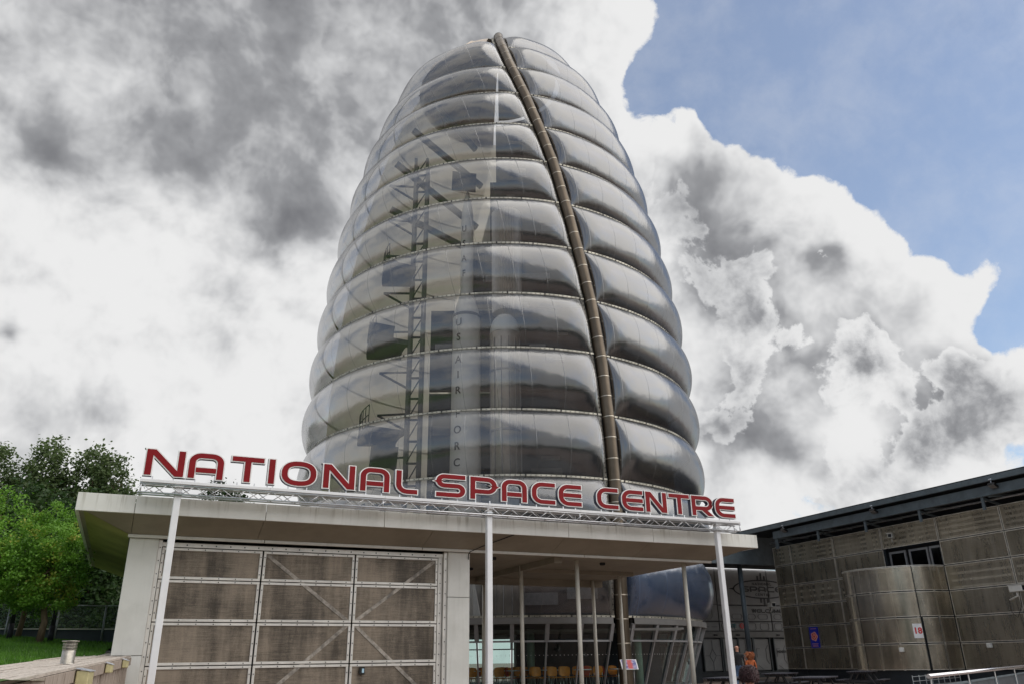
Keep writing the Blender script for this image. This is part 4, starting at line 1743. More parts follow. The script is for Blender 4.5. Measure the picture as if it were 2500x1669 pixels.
def build_gallery():
    root = empty('gallery_building', (0, 0, 0))
    tag(root, 'long building clad in bronze perforated steel panels under dark blue eaves', 'building')
    # dark wall behind the screen
    mb = MB()
    mb.box(WX + .45, WX + .75, 2.0, 38.7, 0, 8.35)
    mb.build('wall', 'steel_dark', root)
    mb = MB()
    mb.box(WX + .02, WX + .44, 38.55, 38.66, .3, 7.5)
    mb.build('end_return', 'steel_dark', root)
    mb = MB()
    mb.box(WX + .1, WX + .44, 2.0, 38.5, 0, .62)
    mb.build('plinth', 'steel_dark', root)

    def sheet(name, mat, y0, y1, z0, z1):
        g = .020
        mb = MB()
        mb.add([(WX, y0 - g, z0 + g), (WX, y1 + g, z0 + g), (WX, y1 + g, z1 - g), (WX, y0 - g, z1 - g)], [(0, 1, 2, 3)])
        o = mb.build(name, mat, root)
        fr = MB()
        w = .034
        fr.box(WX - .004, WX + .03, y1 + g, y0 - g, z1 - g - w, z1 - g)
        fr.box(WX - .004, WX + .03, y1 + g, y0 - g, z0 + g, z0 + g + w)
        fr.box(WX - .0035, WX + .029, y1 + g, y1 + g + w, z0 + g + w, z1 - g - w)
        fr.box(WX - .0035, WX + .029, y0 - g - w, y0 - g, z0 + g + w, z1 - g - w)
        fr.build('edge_fold', 'fold_metal', o)
        return o
    for i in range(len(WJ) - 1):
        for r in range(6):
            z1, z0 = WZ[r], WZ[r + 1]
            y0, y1 = WJ[i], WJ[i + 1]
            if i == 3 and r == 1:
                continue                       # balcony opening
            if i == 3 and r >= 2:
                continue                       # behind the rounded bay
            if i == 2 and r >= 2:
                y1 = 32.05
            sheet('perforated_panel', 'perf_panel', y0, y1, z0, z1)
    # rails and posts behind the sheets
    for r in range(6):
        z1, z0 = WZ[r], WZ[r + 1]
        n = (5, 0, 4, 0, 0, 0)[r]
        for k in range(n):
            z = z0 + .12 + (z1 - z0 - .2) * k / (n - 1)
            segs = [(13.7, 38.5)]
            if r == 1:
                segs = [(13.7, 27.0), (30.6, 38.5)]
            if r >= 2:
                segs = [(13.7, 27.0), (32.2, 38.5)]
            for (a, b) in segs:
                mb = MB()
                mb.box(WX + .16, WX + .20, a, b, z - .05, z + .055)
                mb.build('rail', 'rail_bright', root)
    for y in WJ[1:]:
        mb = MB()
        mb.box(WX + .05, WX + .13, y - .05, y + .05, .3, 7.5)
        mb.build('stanchion', 'steel_dark', root)
    for r in range(1, 6):
        for a, b in (((13.7, 27.0), (30.6, 38.5)) if r <= 2 else ((13.7, 27.0), (32.2, 38.5))):
            mb = MB()
            mb.box(WX + .035, WX + .05, a, b, WZ[r] - .05, WZ[r] + .05)
            mb.build('joint_strip', 'steel_dark', root)
    # windows behind the second row of sheets
    for y0, y1 in ((31.0, 32.6), (24.6, 26.0), (21.2, 22.8)):
        mb = MB()
        for a, b in ((y0, y0 + .09), (y1 - .09, y1)):
            mb.box(WX + .30, WX + .40, a, b, 5.25, 6.3)
        mb.box(WX + .302, WX + .398, y0 + .09, y1 - .09, 6.18, 6.3)
        w = mb.build('window', 'mullion', root)
        mb = MB()
        mb.box(WX + .36, WX + .37, y0 + .09, y1 - .09, 5.25, 6.18)
        mb.build('pane', 'glass_dark', w)
    # balcony opening with glazed doors
    mb = MB()
    mb.box(WX + .40, WX + .44, 27.2, 30.45, 5.0, 6.34)
    mb.build('opening_back', 'black_gap', root)
    for y0, y1 in ((29.35, 30.35), (28.05, 29.15), (27.25, 27.95)):
        mb = MB()
        w = .09
        mb.box(WX + .22, WX + .30, y0, y0 + w, 4.6, 6.2)
        mb.box(WX + .22, WX + .30, y1 - w, y1, 4.6, 6.2)
        mb.box(WX + .221, WX + .299, y0 + w, y1 - w, 6.1, 6.2)
        d = mb.build('balcony_door', 'mullion', root)
        mb = MB()
        mb.box(WX + .25, WX + .26, y0 + w, y1 - w, 4.6, 6.1)
        mb.build('pane', 'glass_dark', d)
    # rounded bay
    cv = drum_curve()
    cum = [0]
    for a, b in zip(cv, cv[1:]):
        cum.append(cum[-1] + (b - a).length)
    L = cum[-1]

    def at(s):
        for i in range(len(cv) - 1):
            if s <= cum[i + 1] + 1e-9:
                t = (s - cum[i]) / (cum[i + 1] - cum[i])
                return cv[i] * (1 - t) + cv[i + 1] * t
        return cv[-1]

    def s_at_y(y):
        best = min(range(len(cv)), key=lambda i: abs(cv[i].y - y) + (0 if cv[i].x < 33.2 else 2))
        return cum[best]
    js = [0, 2.2, s_at_y(30.15), s_at_y(27.62), L]
    for r in range(2, 6):
        z1, z0 = WZ[r], WZ[r + 1]
        spans = list(zip(js, js[1:]))
        if r >= 4:
            m = (js[3] + js[4]) / 2 - .05
            spans = spans[:-1] + [(js[3] + .06, m), (m, js[4])]
        for a, b in spans:
            mb = MB()
            n = 14
            g = .022
            vs, fs = [], []
            for k in range(n + 1):
                p = at(a + g + (b - a - 2 * g) * k / n)
                vs += [(p.x, p.y, z0 + g), (p.x, p.y, z1 - g)]
            for k in range(n):
                fs.append((2 * k, 2 * k + 1, 2 * k + 3, 2 * k + 2))
            mb.add(vs, fs, True)
            o = mb.build('bay_panel', 'perf_drum', root)
            for zc in (z0 + .04, z1 - .04):
                fr = MB()
                pts = [at(a + g + (b - a - 2 * g) * k / n) for k in range(n + 1)]
                vs, fs = [], []
                for p in pts:
                    vs += [(p.x - .008, p.y - .003, zc - .012), (p.x - .008, p.y - .003, zc + .012)]
                for k in range(n):
                    fs.append((2 * k, 2 * k + 1, 2 * k + 3, 2 * k + 2))
                fr.add(vs, fs, True)
                fr.build('edge_fold', 'fold_metal', o)
    # bay core (dark, just inside the sheets), framing seen through it
    mb = MB()
    vs, fs = [], []
    c0 = Vector((33.6, 29.5))
    for p in cv:
        q = p + (c0 - p) * .13
        vs += [(q.x, q.y, 0), (q.x, q.y, 5.0)]
    for k in range(len(cv) - 1):
        fs.append((2 * k, 2 * k + 1, 2 * k + 3, 2 * k + 2))
    mb.add(vs, fs, True)
    mb.build('bay_core', 'steel_dark', root)
    for k in range(16):
        p = at(L * (k + .5) / 16)
        q = p + (c0 - p) * .05
        mb = MB()
        mb.box(q.x - .03, q.x + .03, q.y - .03, q.y + .03, 4.1 if k % 2 else .66, 5.18)
        mb.build('bay_stud', 'frame_metal', root)
    # coping on the bay
    mb = MB()
    vs, fs = [], []
    for p in cv:
        d = (c0 - p).normalized() * .09
        vs += [(p.x, p.y, 5.205), (p.x, p.y, 5.235), (p.x + d.x, p.y + d.y, 5.235)]
    for k in range(len(cv) - 1):
        a = 3 * k
        fs += [(a, a + 1, a + 4, a + 3), (a + 1, a + 2, a + 5, a + 4)]
    mb.add(vs, fs)
    mb.build('coping', 'frame_metal', root)
    # eaves
    mb = MB()
    mb.box(32.98, 33.03, 2.0, 37.30, 7.76, 8.18)
    mb.box(33.03, 33.20, 2.0, 37.29, 8.13, 8.178)
    mb.box(33.03, 33.20, 2.0, 37.29, 7.762, 7.80)
    mb.build('eaves_beam', 'steel_blue', root)
    mb = MB()
    mb.box(32.70, 32.86, 2.0, 46.0, 8.30, 8.54)
    mb.build('gutter', 'steel_blue', root)
    mb = MB()
    mb.tube([(32.72, 2.0, 8.55), (32.72, 46, 8.55)], .03, 8)
    mb.build('gutter_lip', 'steel_dark', root)
    mb = MB()
    mb.box(32.86, 60, 2.0, 46.0, 8.31, 8.50)
    mb.build('roof', 'steel_dark', root)
    mb = MB()
    mb.tube([(33.55, 2, 7.66), (33.55, 38.3, 7.66)], .05, 10)
    mb.build('tie_tube', 'alu', root)
    mb = MB()
    mb.box(33.6, 34.4, 2, 38.3, 7.98, 8.0)
    mb.build('eaves_soffit', 'band_grey', root)
    for y in WJ:
        if y > 38:
            y = 37.1
        mb = MB()
        mb.box(33.05, 33.13, y - .06, y + .06, 7.2, 7.76)
        mb.beam((33.1, y, 7.70), (34.4, y, 7.45), .06, .10)
        mb.beam((33.1, y - .3, 7.74), (34.4, y - 1.2, 7.74), .05, .09)
        mb.build('strut', 'steel_blue', root)
    # lintel over the gate recess and far gable
    mb = MB()
    mb.box(29.2, 46, 40.0, 40.3, 6.62, 8.29)
    mb.build('lintel', 'steel_blue', root)
    mb = MB()
    mb.box(29.2, 46, 40.31, 49.8, 7.6, 7.7)
    mb.build('recess_ceiling', 'steel_dark', root)
    mb = MB()
    mb.tube([(33.27, 41.0, 0), (33.27, 41.0, 7.59)], .15, 18)
    mb.build('round_column', 'steel_blue', root)
    mb = MB()
    mb.box(28.6, 29.15, 40.2, 49.8, 0, 7.6)
    mb.build('side_wall', 'steel_dark', root)
    return root


build_gallery()


# small things fixed to the gallery wall
def cctv(loc, rz, label, s=1.0, cable=True):
    o = empty('cctv_camera', loc, rz)
    tag(o, label, 'camera', 'security cameras on the perforated wall')
    mb = MB()
    mb.bbox(-.10 * s, .10 * s, -.32 * s, .20 * s, 0, .20 * s, .02)
    mb.build('housing', 'cctv_white', o)
    mb = MB()
    mb.box(-.115 * s, .115 * s, -.38 * s, .21 * s, .2 * s, .215 * s)
    mb.build('sun_shield', 'cctv_white', o)
    mb = MB()
    mb.box(-.075 * s, .075 * s, -.326 * s, -.321 * s, .03 * s, .17 * s)
    mb.build('lens_window', 'black_gap', o)
    mb = MB()
    mb.tube([(0, 0, 0), (0, 0, -.12 * s), (0, .35 * s, -.22 * s)], .03 * s, 8)
    mb.build('bracket', 'cctv_white', o)
    if cable:
        mb = MB()
        mb.tube([(0, -.1 * s, 0), (.0, -.05, -.45 * s), (0, .2 * s, -.75 * s), (0, .38 * s, -.6 * s), (0, .40 * s, -.2 * s)], .014, 6)
        mb.build('cable', 'black_cable', o)
    return o


cctv((33.35, 23.42, 3.72), radians(-12), 'large white security camera with hanging black cable at the right edge', 1.35)
cctv((33.6, 38.95, 4.05), radians(-20), 'small white security camera at the corner beside the word WELCOME', 1.3, False)
cctv((33.75, 29.6, 6.78), radians(-60), 'cream security camera on a bracket above the balcony opening', 1.1, False)

for i, (y, lab) in enumerate(((36.1, 'floodlight under the eaves nearest the gate'), (29.55, 'floodlight under the eaves above the rounded bay'), (22.95, 'floodlight under the eaves nearest the right edge'))):
    o = empty('floodlight', (32.93, y, 8.02), 0)
    tag(o, 'black ' + lab, 'floodlight', 'floodlights on the eaves beam')
    mb = MB()
    mb.bbox(-.30, .0, -.16, .16, -.06, .06, .02)
    mb.build('housing', 'black_cable', o, None, (0, .5, 0))
    mb = MB()
    mb.box(-.28, -.03, -.14, .14, -.068, -.062)
    mb.build('lens', 'galv', o, None, (0, .5, 0))
    mb = MB()
    mb.beam((-.05, 0, .0), (.05, 0, .02), .05, .04)
    mb.build('bracket', 'black_cable', o)
    mb = MB()
    mb.bbox(-.26, -.16, -.07, .07, .30, .36, .015)
    mb.beam((-.2, 0, .06), (-.2, 0, .30), .03, .03, (0, 1, 0))
    mb.build('sensor', 'lamp_visor', o)

# door number sign on the bay
o = empty('number_sign', (32.16, 27.74, 2.02), radians(-43))
tag(o, 'white sign with red number 18 on the rounded steel bay', 'sign')
mb = MB()
mb.box(-.19, .19, -.075, -.06, 0, .62)
mb.build('plate', 'sign_white', o)
inst('number', text_mesh('18', .36, 'sign_red', .003, .012), o, (0, -.08, .31), (pi / 2, 0, 0))

# blue quality sign with rose emblem
o = empty('blue_sign', (33.985, 36.19, 1.99), radians(-90))
tag(o, 'blue upright sign with pink rose emblem on the perforated wall', 'sign')
mb = MB()
mb.box(-.33, .33, -.03, .0, -.22, .86)
mb.build('plate', 'blue_sign', o)
for k, (r, mt) in enumerate(((.235, 'sign_pink'), (.165, 'sign_red'), (.12, 'sign_pink'), (.06, 'sign_red'))):
    mb = MB()
    n = 40
    pts = []
    for i in range(n):
        a = 2 * pi * i / n
        rr = r * (1 + .09 * cos(5 * a + k))
        pts.append((rr * cos(a) * 1.05, .37 + rr * sin(a)))
    mb.prism(pts, -.034 - .003 * k, -.031 - .003 * k)
    mb.build('rose', mt, o)
for z, w in ((.76, .22), (-.02, .25), (-.09, .19), (-.15, .23)):
    mb = MB()
    mb.box(-w, w, -.033, -.031, z, z + .022)
    mb.build('text_line', 'sign_pink', o)

for loc, rz, lab in (((31.74, 28.43, 1.45), radians(-60), 'small white wall lamp low on the rounded steel bay'), ((33.97, 25.65, 1.56), radians(-90), 'small white wall lamp low on the flat perforated wall')):
    o = empty('wall_lamp', loc, rz)
    tag(o, lab, 'lamp', 'wall lamps')
    mb = MB()
    mb.bbox(-.10, .10, -.16, 0, 0, .19, .02)
    mb.build('hood', 'cctv_white', o)
    mb = MB()
    mb.box(-.08, .08, -.15, -.01, -.006, -.001)
    mb.build('lens', 'galv', o)


# ------------------------------------------------------------------ gate wall
def groove_loop(mb, pts, y, w=.03, closed=True):
    n = len(pts)
    for i in range(n if closed else n - 1):
        a, b = pts[i], pts[(i + 1) % n]
        d = Vector((b[0] - a[0], b[1] - a[1]))
        if d.length < 1e-6:
            continue
        mb.beam((a[0], y, a[1]), (b[0], y, b[1]), w, .03, (0, 1, 0))


def oct_pts(x0, x1, z0, z1, c):
    return [(x0 + c, z0), (x1 - c, z0), (x1, z0 + c), (x1, z1 - c), (x1 - c, z1), (x0 + c, z1), (x0, z1 - c), (x0, z0 + c)]


def build_gate():
    GY = 50.0
    root = empty('gate_wall', (0, GY, 0))
    tag(root, 'pale grey spacecraft-style gate wall with round emblem and WELCOME lettering', 'gate')
    mb = MB()
    mb.box(28, 48, .2, .6, 0, 7.6)
    mb.build('backing', 'gate_groove', root)
    mb = MB()
    mb.box(28, 48, -.3, .19, 0, .42)
    mb.build('plinth', 'steel_dark', root)
    cols = [29.2, 33.0, 36.48, 38.15, 40.55, 43.0, 45.6, 48]
    for a, b in zip(cols, cols[1:]):
        for z0, z1 in ((3.15, 3.80), (3.83, 5.0) if a in (29.2, 33.0, 36.48) else (3.83, 4.95), (4.98, 7.55)):
            z0 = max(z0, 3.15)
            mb = MB()
            mb.bbox(a + .03, b - .03, 0, .15, z0 + .02, z1 - .02, .03)
            p = mb.build('wall_panel', 'gate_panel', root)
    mb = MB()
    for a in (36.48, 33.0):
        groove_loop(mb, oct_pts(a + .5, a + 1.1, 3.98, 4.85, .18), -.005)
        groove_loop(mb, [(a + .2, 5.2), (a + .2, 6.4), (a + .9, 7.1), (a + 1.5, 7.1)], -.005, .03, False)
        mb.beam((a + .2, -.005, 3.45), (a + .7, -.005, 3.45), .04, .03, (0, 1, 0))
        mb.beam((a + .95, -.005, 3.45), (a + 1.45, -.005, 3.45), .04, .03, (0, 1, 0))
    for a in (38.15, 40.55, 43.0):
        groove_loop(mb, oct_pts(a + .25, a + .95, 4.0, 4.35, .12), -.005)
        groove_loop(mb, oct_pts(a + 1.2, a + 2.1, 4.0, 4.35, .12), -.005)
        groove_loop(mb, oct_pts(a + .2, a + .9, 3.25, 3.72, .1), -.005)
        groove_loop(mb, oct_pts(a + 1.3, a + 2.1, 3.25, 3.72, .1), -.005)
    mb.build('panel_relief', 'gate_groove', root)
    # dark band over the doors with small lamps
    mb = MB()
    mb.box(29.2, 48, -.12, .1, 2.72, 3.12)
    mb.build('door_band', 'band_grey', root)
    for x in (37.6, 39.6, 43.3):
        mb = MB()
        mb.bbox(x - .14, x + .14, -.2, -.121, 2.84, 2.93, .015)
        mb.build('band_lamp', 'black_gap', root)
    # doors
    for i, (a, b) in enumerate(((36.55, 38.05), (38.3, 39.6), (39.65, 40.9), (41.08, 42.45), (42.95, 44.1), (45.0, 46.4))):
        mb = MB()
        mb.bbox(a, b, 0, .1, .48, 2.62, .03)
        d = mb.build('door', 'gate_panel', root)
        fr = MB()
        fr.box(a - .09, a - .01, -.06, .15, .43, 2.70)
        fr.box(b + .01, b + .09, -.06, .15, .43, 2.70)
        fr.build('frame', 'gate_frame', d)
        rl = MB()
        m = (a + b) / 2
        if i % 2 == 0 and i < 4:
            groove_loop(rl, [(m, 1.05), (m - .28, 1.5), (m, 1.95), (m + .28, 1.5)], -.004)
            for p, q in (((m, 1.95), (m, 2.55)), ((m, 1.05), (m, .55)), ((m - .28, 1.5), (a + .1, 1.5)), ((m + .28, 1.5), (b - .1, 1.5))):
                rl.beam((p[0], -.004, p[1]), (q[0], -.004, q[1]), .03, .03, (0, 1, 0))
        else:
            groove_loop(rl, [(b - .15, .9), (b - .35, 1.15), (b - .35, 1.9), (b - .15, 2.2)], -.004, .03, False)
            groove_loop(rl, [(a + .15, 1.35), (a + .15, 1.95), (a + .45, 1.95)], -.004, .03, False)
            rl.beam((a + .2, -.004, .8), (a + .6, -.004, .55), .03, .03, (0, 1, 0))
        rl.build('relief', 'gate_groove', d)
    inst('notice', text_mesh('MEMBERS', .22, 'letter_black', .004, .012), root, (43.6, -.02, 1.72), (pi / 2, 0, 0))
    # emblem: ellipse, rocket fins, words
    cx, cz = 42.45, 6.15
    rx, rz_ = 2.72, .68

    def ell(t, k=1.0):
        return (cx + rx * k * cos(t), cz + rz_ * k * sin(t))
    mb = MB()
    n = 64
    vs, fs = [], []
    for i in range(n):
        t = 2 * pi * i / n
        w = .085
        x0, z0 = cx + (rx - w * 1.3) * cos(t), cz + (rz_ - w) * sin(t)
        x1, z1 = cx + (rx + w * .2) * cos(t), cz + (rz_ + w * .2) * sin(t)
        vs += [(x0, -.02, z0), (x1, -.02, z1)]
    for i in range(n):
        j = (i + 1) % n
        fs.append((2 * i, 2 * i + 1, 2 * j + 1, 2 * j))
    mb.add(vs, fs)
    mb.build('emblem_ring', 'letter_black', root)
    mb = MB()
    for dx, h in ((-.32, .30), (0, .52), (.32, .30)):
        mb.box(cx + dx - .075, cx + dx + .075, -.02, -.01, cz + rz_ - .02, cz + rz_ + h)
        mb.box(cx + dx + .10 - .075, cx + dx + .10 + .075, -.02, -.01, cz - rz_ - h, cz - rz_ + .02)
    mb.prism([(cx - rx - .45, cz), (cx - rx + .1, cz - .09), (cx - rx + .1, cz + .09)], -.02, -.01)
    mb.prism([(cx + rx + .45, cz), (cx + rx - .1, cz + .09), (cx + rx - .1, cz - .09)], -.02, -.01)
    mb.build('emblem_fins', 'letter_black', root)
    x = cx - 1.95
    for ch in 'SPACE':
        glyph_mb(ch, .70, .40, .045, .045, -.022, -.008, 1.4).build('emblem_letter', 'letter_black', root, (x, 0, cz - .20))
        x += .80
    inst('emblem_word', text_mesh('NATIONAL', .27, 'letter_black', .003, .006, 1.25), root, (cx, -.015, cz + .38), (pi / 2, 0, 0), (1.15, 1, 1))
    inst('emblem_word', text_mesh('CENTRE', .25, 'letter_black', .003, .006, 1.5), root, (cx, -.015, cz - .40), (pi / 2, 0, 0), (1.15, 1, 1))
    x = 41.22
    for ch in 'WELCOME':
        w = .36 if ch not in 'WM' else .42
        glyph_mb(ch, w, .26, .030, .030, -.022, -.008, 1.25).build('welcome_letter', 'letter_black', root, (x, 0, 4.46))
        x += w + .045
    inst('gate_word', text_mesh('GATE', .34, 'teal', .004, .014), root, (39.2, -.02, 3.52), (pi / 2, 0, 0))
    mb = MB()
    mb.tube([(40.15, -.012, 3.52), (40.15, -.022, 3.52)], .20, 24)
    mb.build('gate_disc', 'sign_red', root)
    inst('gate_number', text_mesh('1', .3, 'gate_panel', .004, .01), root, (40.15, -.03, 3.52), (pi / 2, 0, 0))


build_gate()


# ------------------------------------------------------------------ picnic tables
def make_picnic():
    t = empty('picnic_table')
    me = MB()
    for i in range(5):
        y = -.36 + i * .18
        mb = MB()
        mb.bbox(-.92, .92, y - .082, y + .082, .715, .75, .006)
        mb.build('top_board', 'table_top', t)
    for s in (-1, 1):
        for k in (0, 1):
            mb = MB()
            y = s * (.66 + .14 * k)
            mb.bbox(-.92, .92, y - .062, y + .062, .415, .45, .006)
            mb.build('bench_board', 'table_top', t)
    for x in (-.62, .62):
        for s in (-1, 1):
            mb = MB()
            mb.beam((x, s * .24, .71), (x, s * .66, 0), .05, .10, (1, 0, 0))
            mb.build('leg', 'table_black', t)
        mb = MB()
        mb.beam((x + .05, -.84, .385), (x + .05, .84, .385), .045, .09)
        mb.build('bench_bearer', 'table_black', t)
        mb = MB()
        mb.beam((x + .05, -.42, .68), (x + .05, .42, .68), .045, .07)
        mb.build('top_bearer', 'table_black', t)
        mb = MB()
        mb.beam((x * .95, 0, .40), (x * .25, 0, .70), .04, .07)
        mb.build('strut', 'table_black', t)
    return t


pt = make_picnic()
for i, (x, y, a, lab) in enumerate(((22.0, 25.5, 34, 'dark picnic table under the blue sign, farthest from the railing'), (18.0, 19.4, 33, 'dark picnic table in front of its neighbour, at the bottom edge'),
                                    (26.2, 25.6, 35, 'dark picnic table beside the rounded steel bay'), (16.3, 21.3, 36, 'dark picnic table behind the right sign post'))):
    o = pt if i == 0 else copy_tree(pt)
    o.location = (x, y, 0)
    o.rotation_euler = (0, 0, radians(a))
    tag(o, lab, 'picnic table', 'picnic tables on the plaza')


# ------------------------------------------------------------------ railings
def build_railings():
    r = empty('handrail', (9.72, 8.36, 0), 0)
    tag(r, 'silver handrail with framed infill panels at the bottom right corner', 'railing')
    d = Vector((9.64, 5.51, 0))
    L = d.length
    u = d / L
    mb = MB()
    mb.tube([(0, 0, 1.0), tuple(u * L * 1.3 + Vector((0, 0, 1.0)))], .028, 14)
    mb.build('top_rail', 'rail_steel', r)
    k = 0
    s = .12
    while s < L * 1.25:
        p = u * s
        mb = MB()
        mb.tube([tuple(p), (p.x, p.y, .98)], .011, 8)
        mb.build('baluster', 'galv', r)
        q = u * (s + 2.9)
        mb = MB()
        a, b = p + u * .1, q - u * .1
        mb.beam((a.x, a.y, .86), (b.x, b.y, .86), .03, .03)
        mb.beam((a.x, a.y, .12), (b.x, b.y, .12), .03, .03)
        mb.beam((a.x, a.y, .12), (a.x, a.y, .86), .03, .03, (0, 1, 0))
        mb.beam((b.x, b.y, .12), (b.x, b.y, .86), .03, .03, (0, 1, 0))
        f = mb.build('infill_frame', 'steel_blue', r)
        mb = MB()
        mb.add([(a.x, a.y, .13), (b.x, b.y, .13), (b.x, b.y, .85), (a.x, a.y, .85)], [(0, 1, 2, 3)])
        mb.build('infill_panel', 'rail_infill', f)
        s += 3.0
    r2 = empty('low_railing', (23.0, 20.4, 0), 0)
    tag(r2, 'thin steel railing with horizontal bars in front of the rounded bay', 'railing')
    L2 = Vector((5.4, 2.6, 0))
    for z in (.35, .50, .64):
        mb = MB()
        mb.tube([(0, 0, z), (L2.x, L2.y, z)], .010, 8)
        mb.build('bar', 'fence_grey', r2)
    for i in range(9):
        p = L2 * (i / 8)
        mb = MB()
        mb.tube([(p.x, p.y, 0), (p.x, p.y, .68)], .012, 8)
        mb.build('post', 'fence_grey', r2)


build_railings()

# ------------------------------------------------------------------ information board by the tower spine
o = empty('information_board', (17.25, 28.45, 0), radians(-12))
tag(o, 'small tilted information board with coloured picture on a thin post', 'board')
mb = MB()
mb.add([(-.33, -.10, .945), (.33, -.10, .945), (.33, .14, 1.30), (-.33, .14, 1.30)], [(0, 1, 2, 3)])
mb.add([(-.33, -.08, .93), (.33, -.08, .93), (.33, .16, 1.285), (-.33, .16, 1.285)], [(3, 2, 1, 0)])
mb.build('panel', 'sign_white', o)
mb = MB()
mb.add([(-.29, -.091, .965), (.29, -.091, .965), (.29, .127, 1.285), (-.29, .127, 1.285)], [(0, 1, 2, 3)])
mb.build('picture', 'board_print', o)
mb = MB()
mb.tube([(.18, .05, 0), (.18, .05, 1.08)], .018, 8)
mb.build('post', 'galv', o)
mb = MB()
mb.tube([(.18, .05, 0), (.18, .05, .015)], .14, 16)
mb.build('foot', 'galv', o)


# ------------------------------------------------------------------ timber terrace wall on the left
def deck_pt(y, off=0.0, dz=0.0):
    return (-1.177 + .0753 * (y - 9) + off, y, 1.144 + .0307 * (y - 9) + dz)


def build_deck():
    root = empty('timber_terrace', (0, 0, 0))
    tag(root, 'weathered timber-topped retaining wall running up to the pavilion', 'wall')
    # long planks of the top
    W = 1.27
    n = 9
    r = random.Random(5)
    cuts = [4.0, 7.3, 11.2, 14.0, 17.2, 20.75]
    for i in range(n):
        o0, o1 = -W * i / n, -W * (i + 1) / n + .016
        sh = r.uniform(-.8, .8)
        ys = [4.0] + [c + (sh if i % 2 else -sh) for c in cuts[1:-1]] + ([20.75] if o0 > -.42 else [21.4, 25.2])
        for a, b in zip(ys, ys[1:]):
            b -= .006
            dz = r.uniform(-.008, .006)
            mb = MB()
            vs = [deck_pt(a, o0, dz), deck_pt(a, o1, dz), deck_pt(b, o1, dz), deck_pt(b, o0, dz)]
            vs += [(x, y, z - .035) for x, y, z in vs]
            mb.add(vs, [(0, 3, 2, 1), (4, 5, 6, 7), (0, 1, 5, 4), (1, 2, 6, 5), (2, 3, 7, 6), (3, 0, 4, 7)])
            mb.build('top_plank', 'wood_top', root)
    # upper face boards (short vertical pieces) and lower cladding
    y = 4.0
    while y < 20.7:
        w = .26 + r.uniform(-.02, .03)
        b = min(20.74, y + w - .006)
        x0 = r.uniform(-.004, .006)
        mb = MB()
        vs = [deck_pt(y, .022 + x0, -.037), deck_pt(b, .022 + x0, -.037), deck_pt(b, .022 + x0, -.19), deck_pt(y, .022 + x0, -.19)]
        vs += [(x - .03, yy, z) for x, yy, z in vs]
        mb.add(vs, [(0, 3, 2, 1), (4, 5, 6, 7), (0, 1, 5, 4), (1, 2, 6, 5), (2, 3, 7, 6), (3, 0, 4, 7)])
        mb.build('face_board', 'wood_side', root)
        y += w
    y = 4.0
    while y < 20.7:
        w = .17 + r.uniform(-.02, .03)
        b = min(20.74, y + w - .008)
        x0 = r.uniform(-.006, .006)
        mb = MB()
        top = [deck_pt(y, -.04 + x0, -.20), deck_pt(b, -.04 + x0, -.20)]
        vs = [top[0], top[1], (top[1][0], top[1][1], 0), (top[0][0], top[0][1], 0)]
        vs += [(x - .03, yy, z) for x, yy, z in vs]
        mb.add(vs, [(0, 3, 2, 1), (4, 5, 6, 7), (0, 1, 5, 4), (1, 2, 6, 5), (2, 3, 7, 6), (3, 0, 4, 7)])
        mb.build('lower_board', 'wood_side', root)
        y += w
    mb = MB()
    a, b = deck_pt(4, -.1, -.05), deck_pt(20.74, -.1, -.05)
    c, d = deck_pt(20.74, -1.24, -.05), deck_pt(4, -1.24, -.05)
    mb.add([a, b, c, d] + [(p[0], p[1], 0) for p in (a, b, c, d)], [(0, 1, 2, 3), (0, 4, 5, 1), (1, 5, 6, 2), (2, 6, 7, 3), (3, 7, 4, 0)])
    mb.build('core', 'black_gap', root)


build_deck()


def terrace_light(y, label, s):
    p = deck_pt(y, .05, -.02)
    o = empty('terrace_light', p, atan2(-.0753, 1))
    tag(o, label, 'light', 'box lights on the timber wall')
    mb = MB()
    mb.bbox(-.01, .10 * s, -.17 * s, .17 * s, -.20 * s, -.03, .012)
    mb.build('lamp_box', 'lamp_box', o)
    mb = MB()
    mb.add([(-.02, -.18 * s, .01), (.11 * s, -.18 * s, -.028), (.11 * s, .18 * s, -.028), (-.02, .18 * s, .01), (-.02, -.18 * s, .0), (.11 * s, -.18 * s, -.04), (.11 * s, .18 * s, -.04), (-.02, .18 * s, .0)],
           [(0, 1, 2, 3), (7, 6, 5, 4), (0, 4, 5, 1), (1, 5, 6, 2), (2, 6, 7, 3), (3, 7, 4, 0)])
    mb.build('visor', 'lamp_visor', o)


terrace_light(13.3, 'large pale yellow box light on the timber wall, nearest the left edge', 1.5)
terrace_light(16.3, 'middle pale box light on the timber wall', .85)
terrace_light(18.9, 'pale box light on the timber wall nearest the pavilion', .85)

# steel vent bollard on the terrace
o = empty('vent_bollard', deck_pt(15.0, -.385, -.004), 0)
tag(o, 'stainless steel vent bollard with louvred head on the timber terrace', 'bollard')
mb = MB()
mb.lathe([(.115, 0), (.115, .012), (.098, .014), (.098, .20), (.088, .205)], 28)
mb.build('body', 'vent_steel', o)
for i in range(5):
    z = .215 + i * .022
    mb = MB()
    mb.lathe([(.06, z), (.105, z - .004), (.105, z + .004), (.06, z + .010)], 28)
    mb.build('louvre', 'vent_steel', o)
mb = MB()
mb.lathe([(.055, .2), (.055, .335)], 20)
mb.build('core', 'inner_steel', o)
mb = MB()
mb.lathe([(.0, .327), (.122, .327), (.125, .333), (.122, .340), (.0, .344)], 28)
mb.build('lid', 'vent_steel', o)


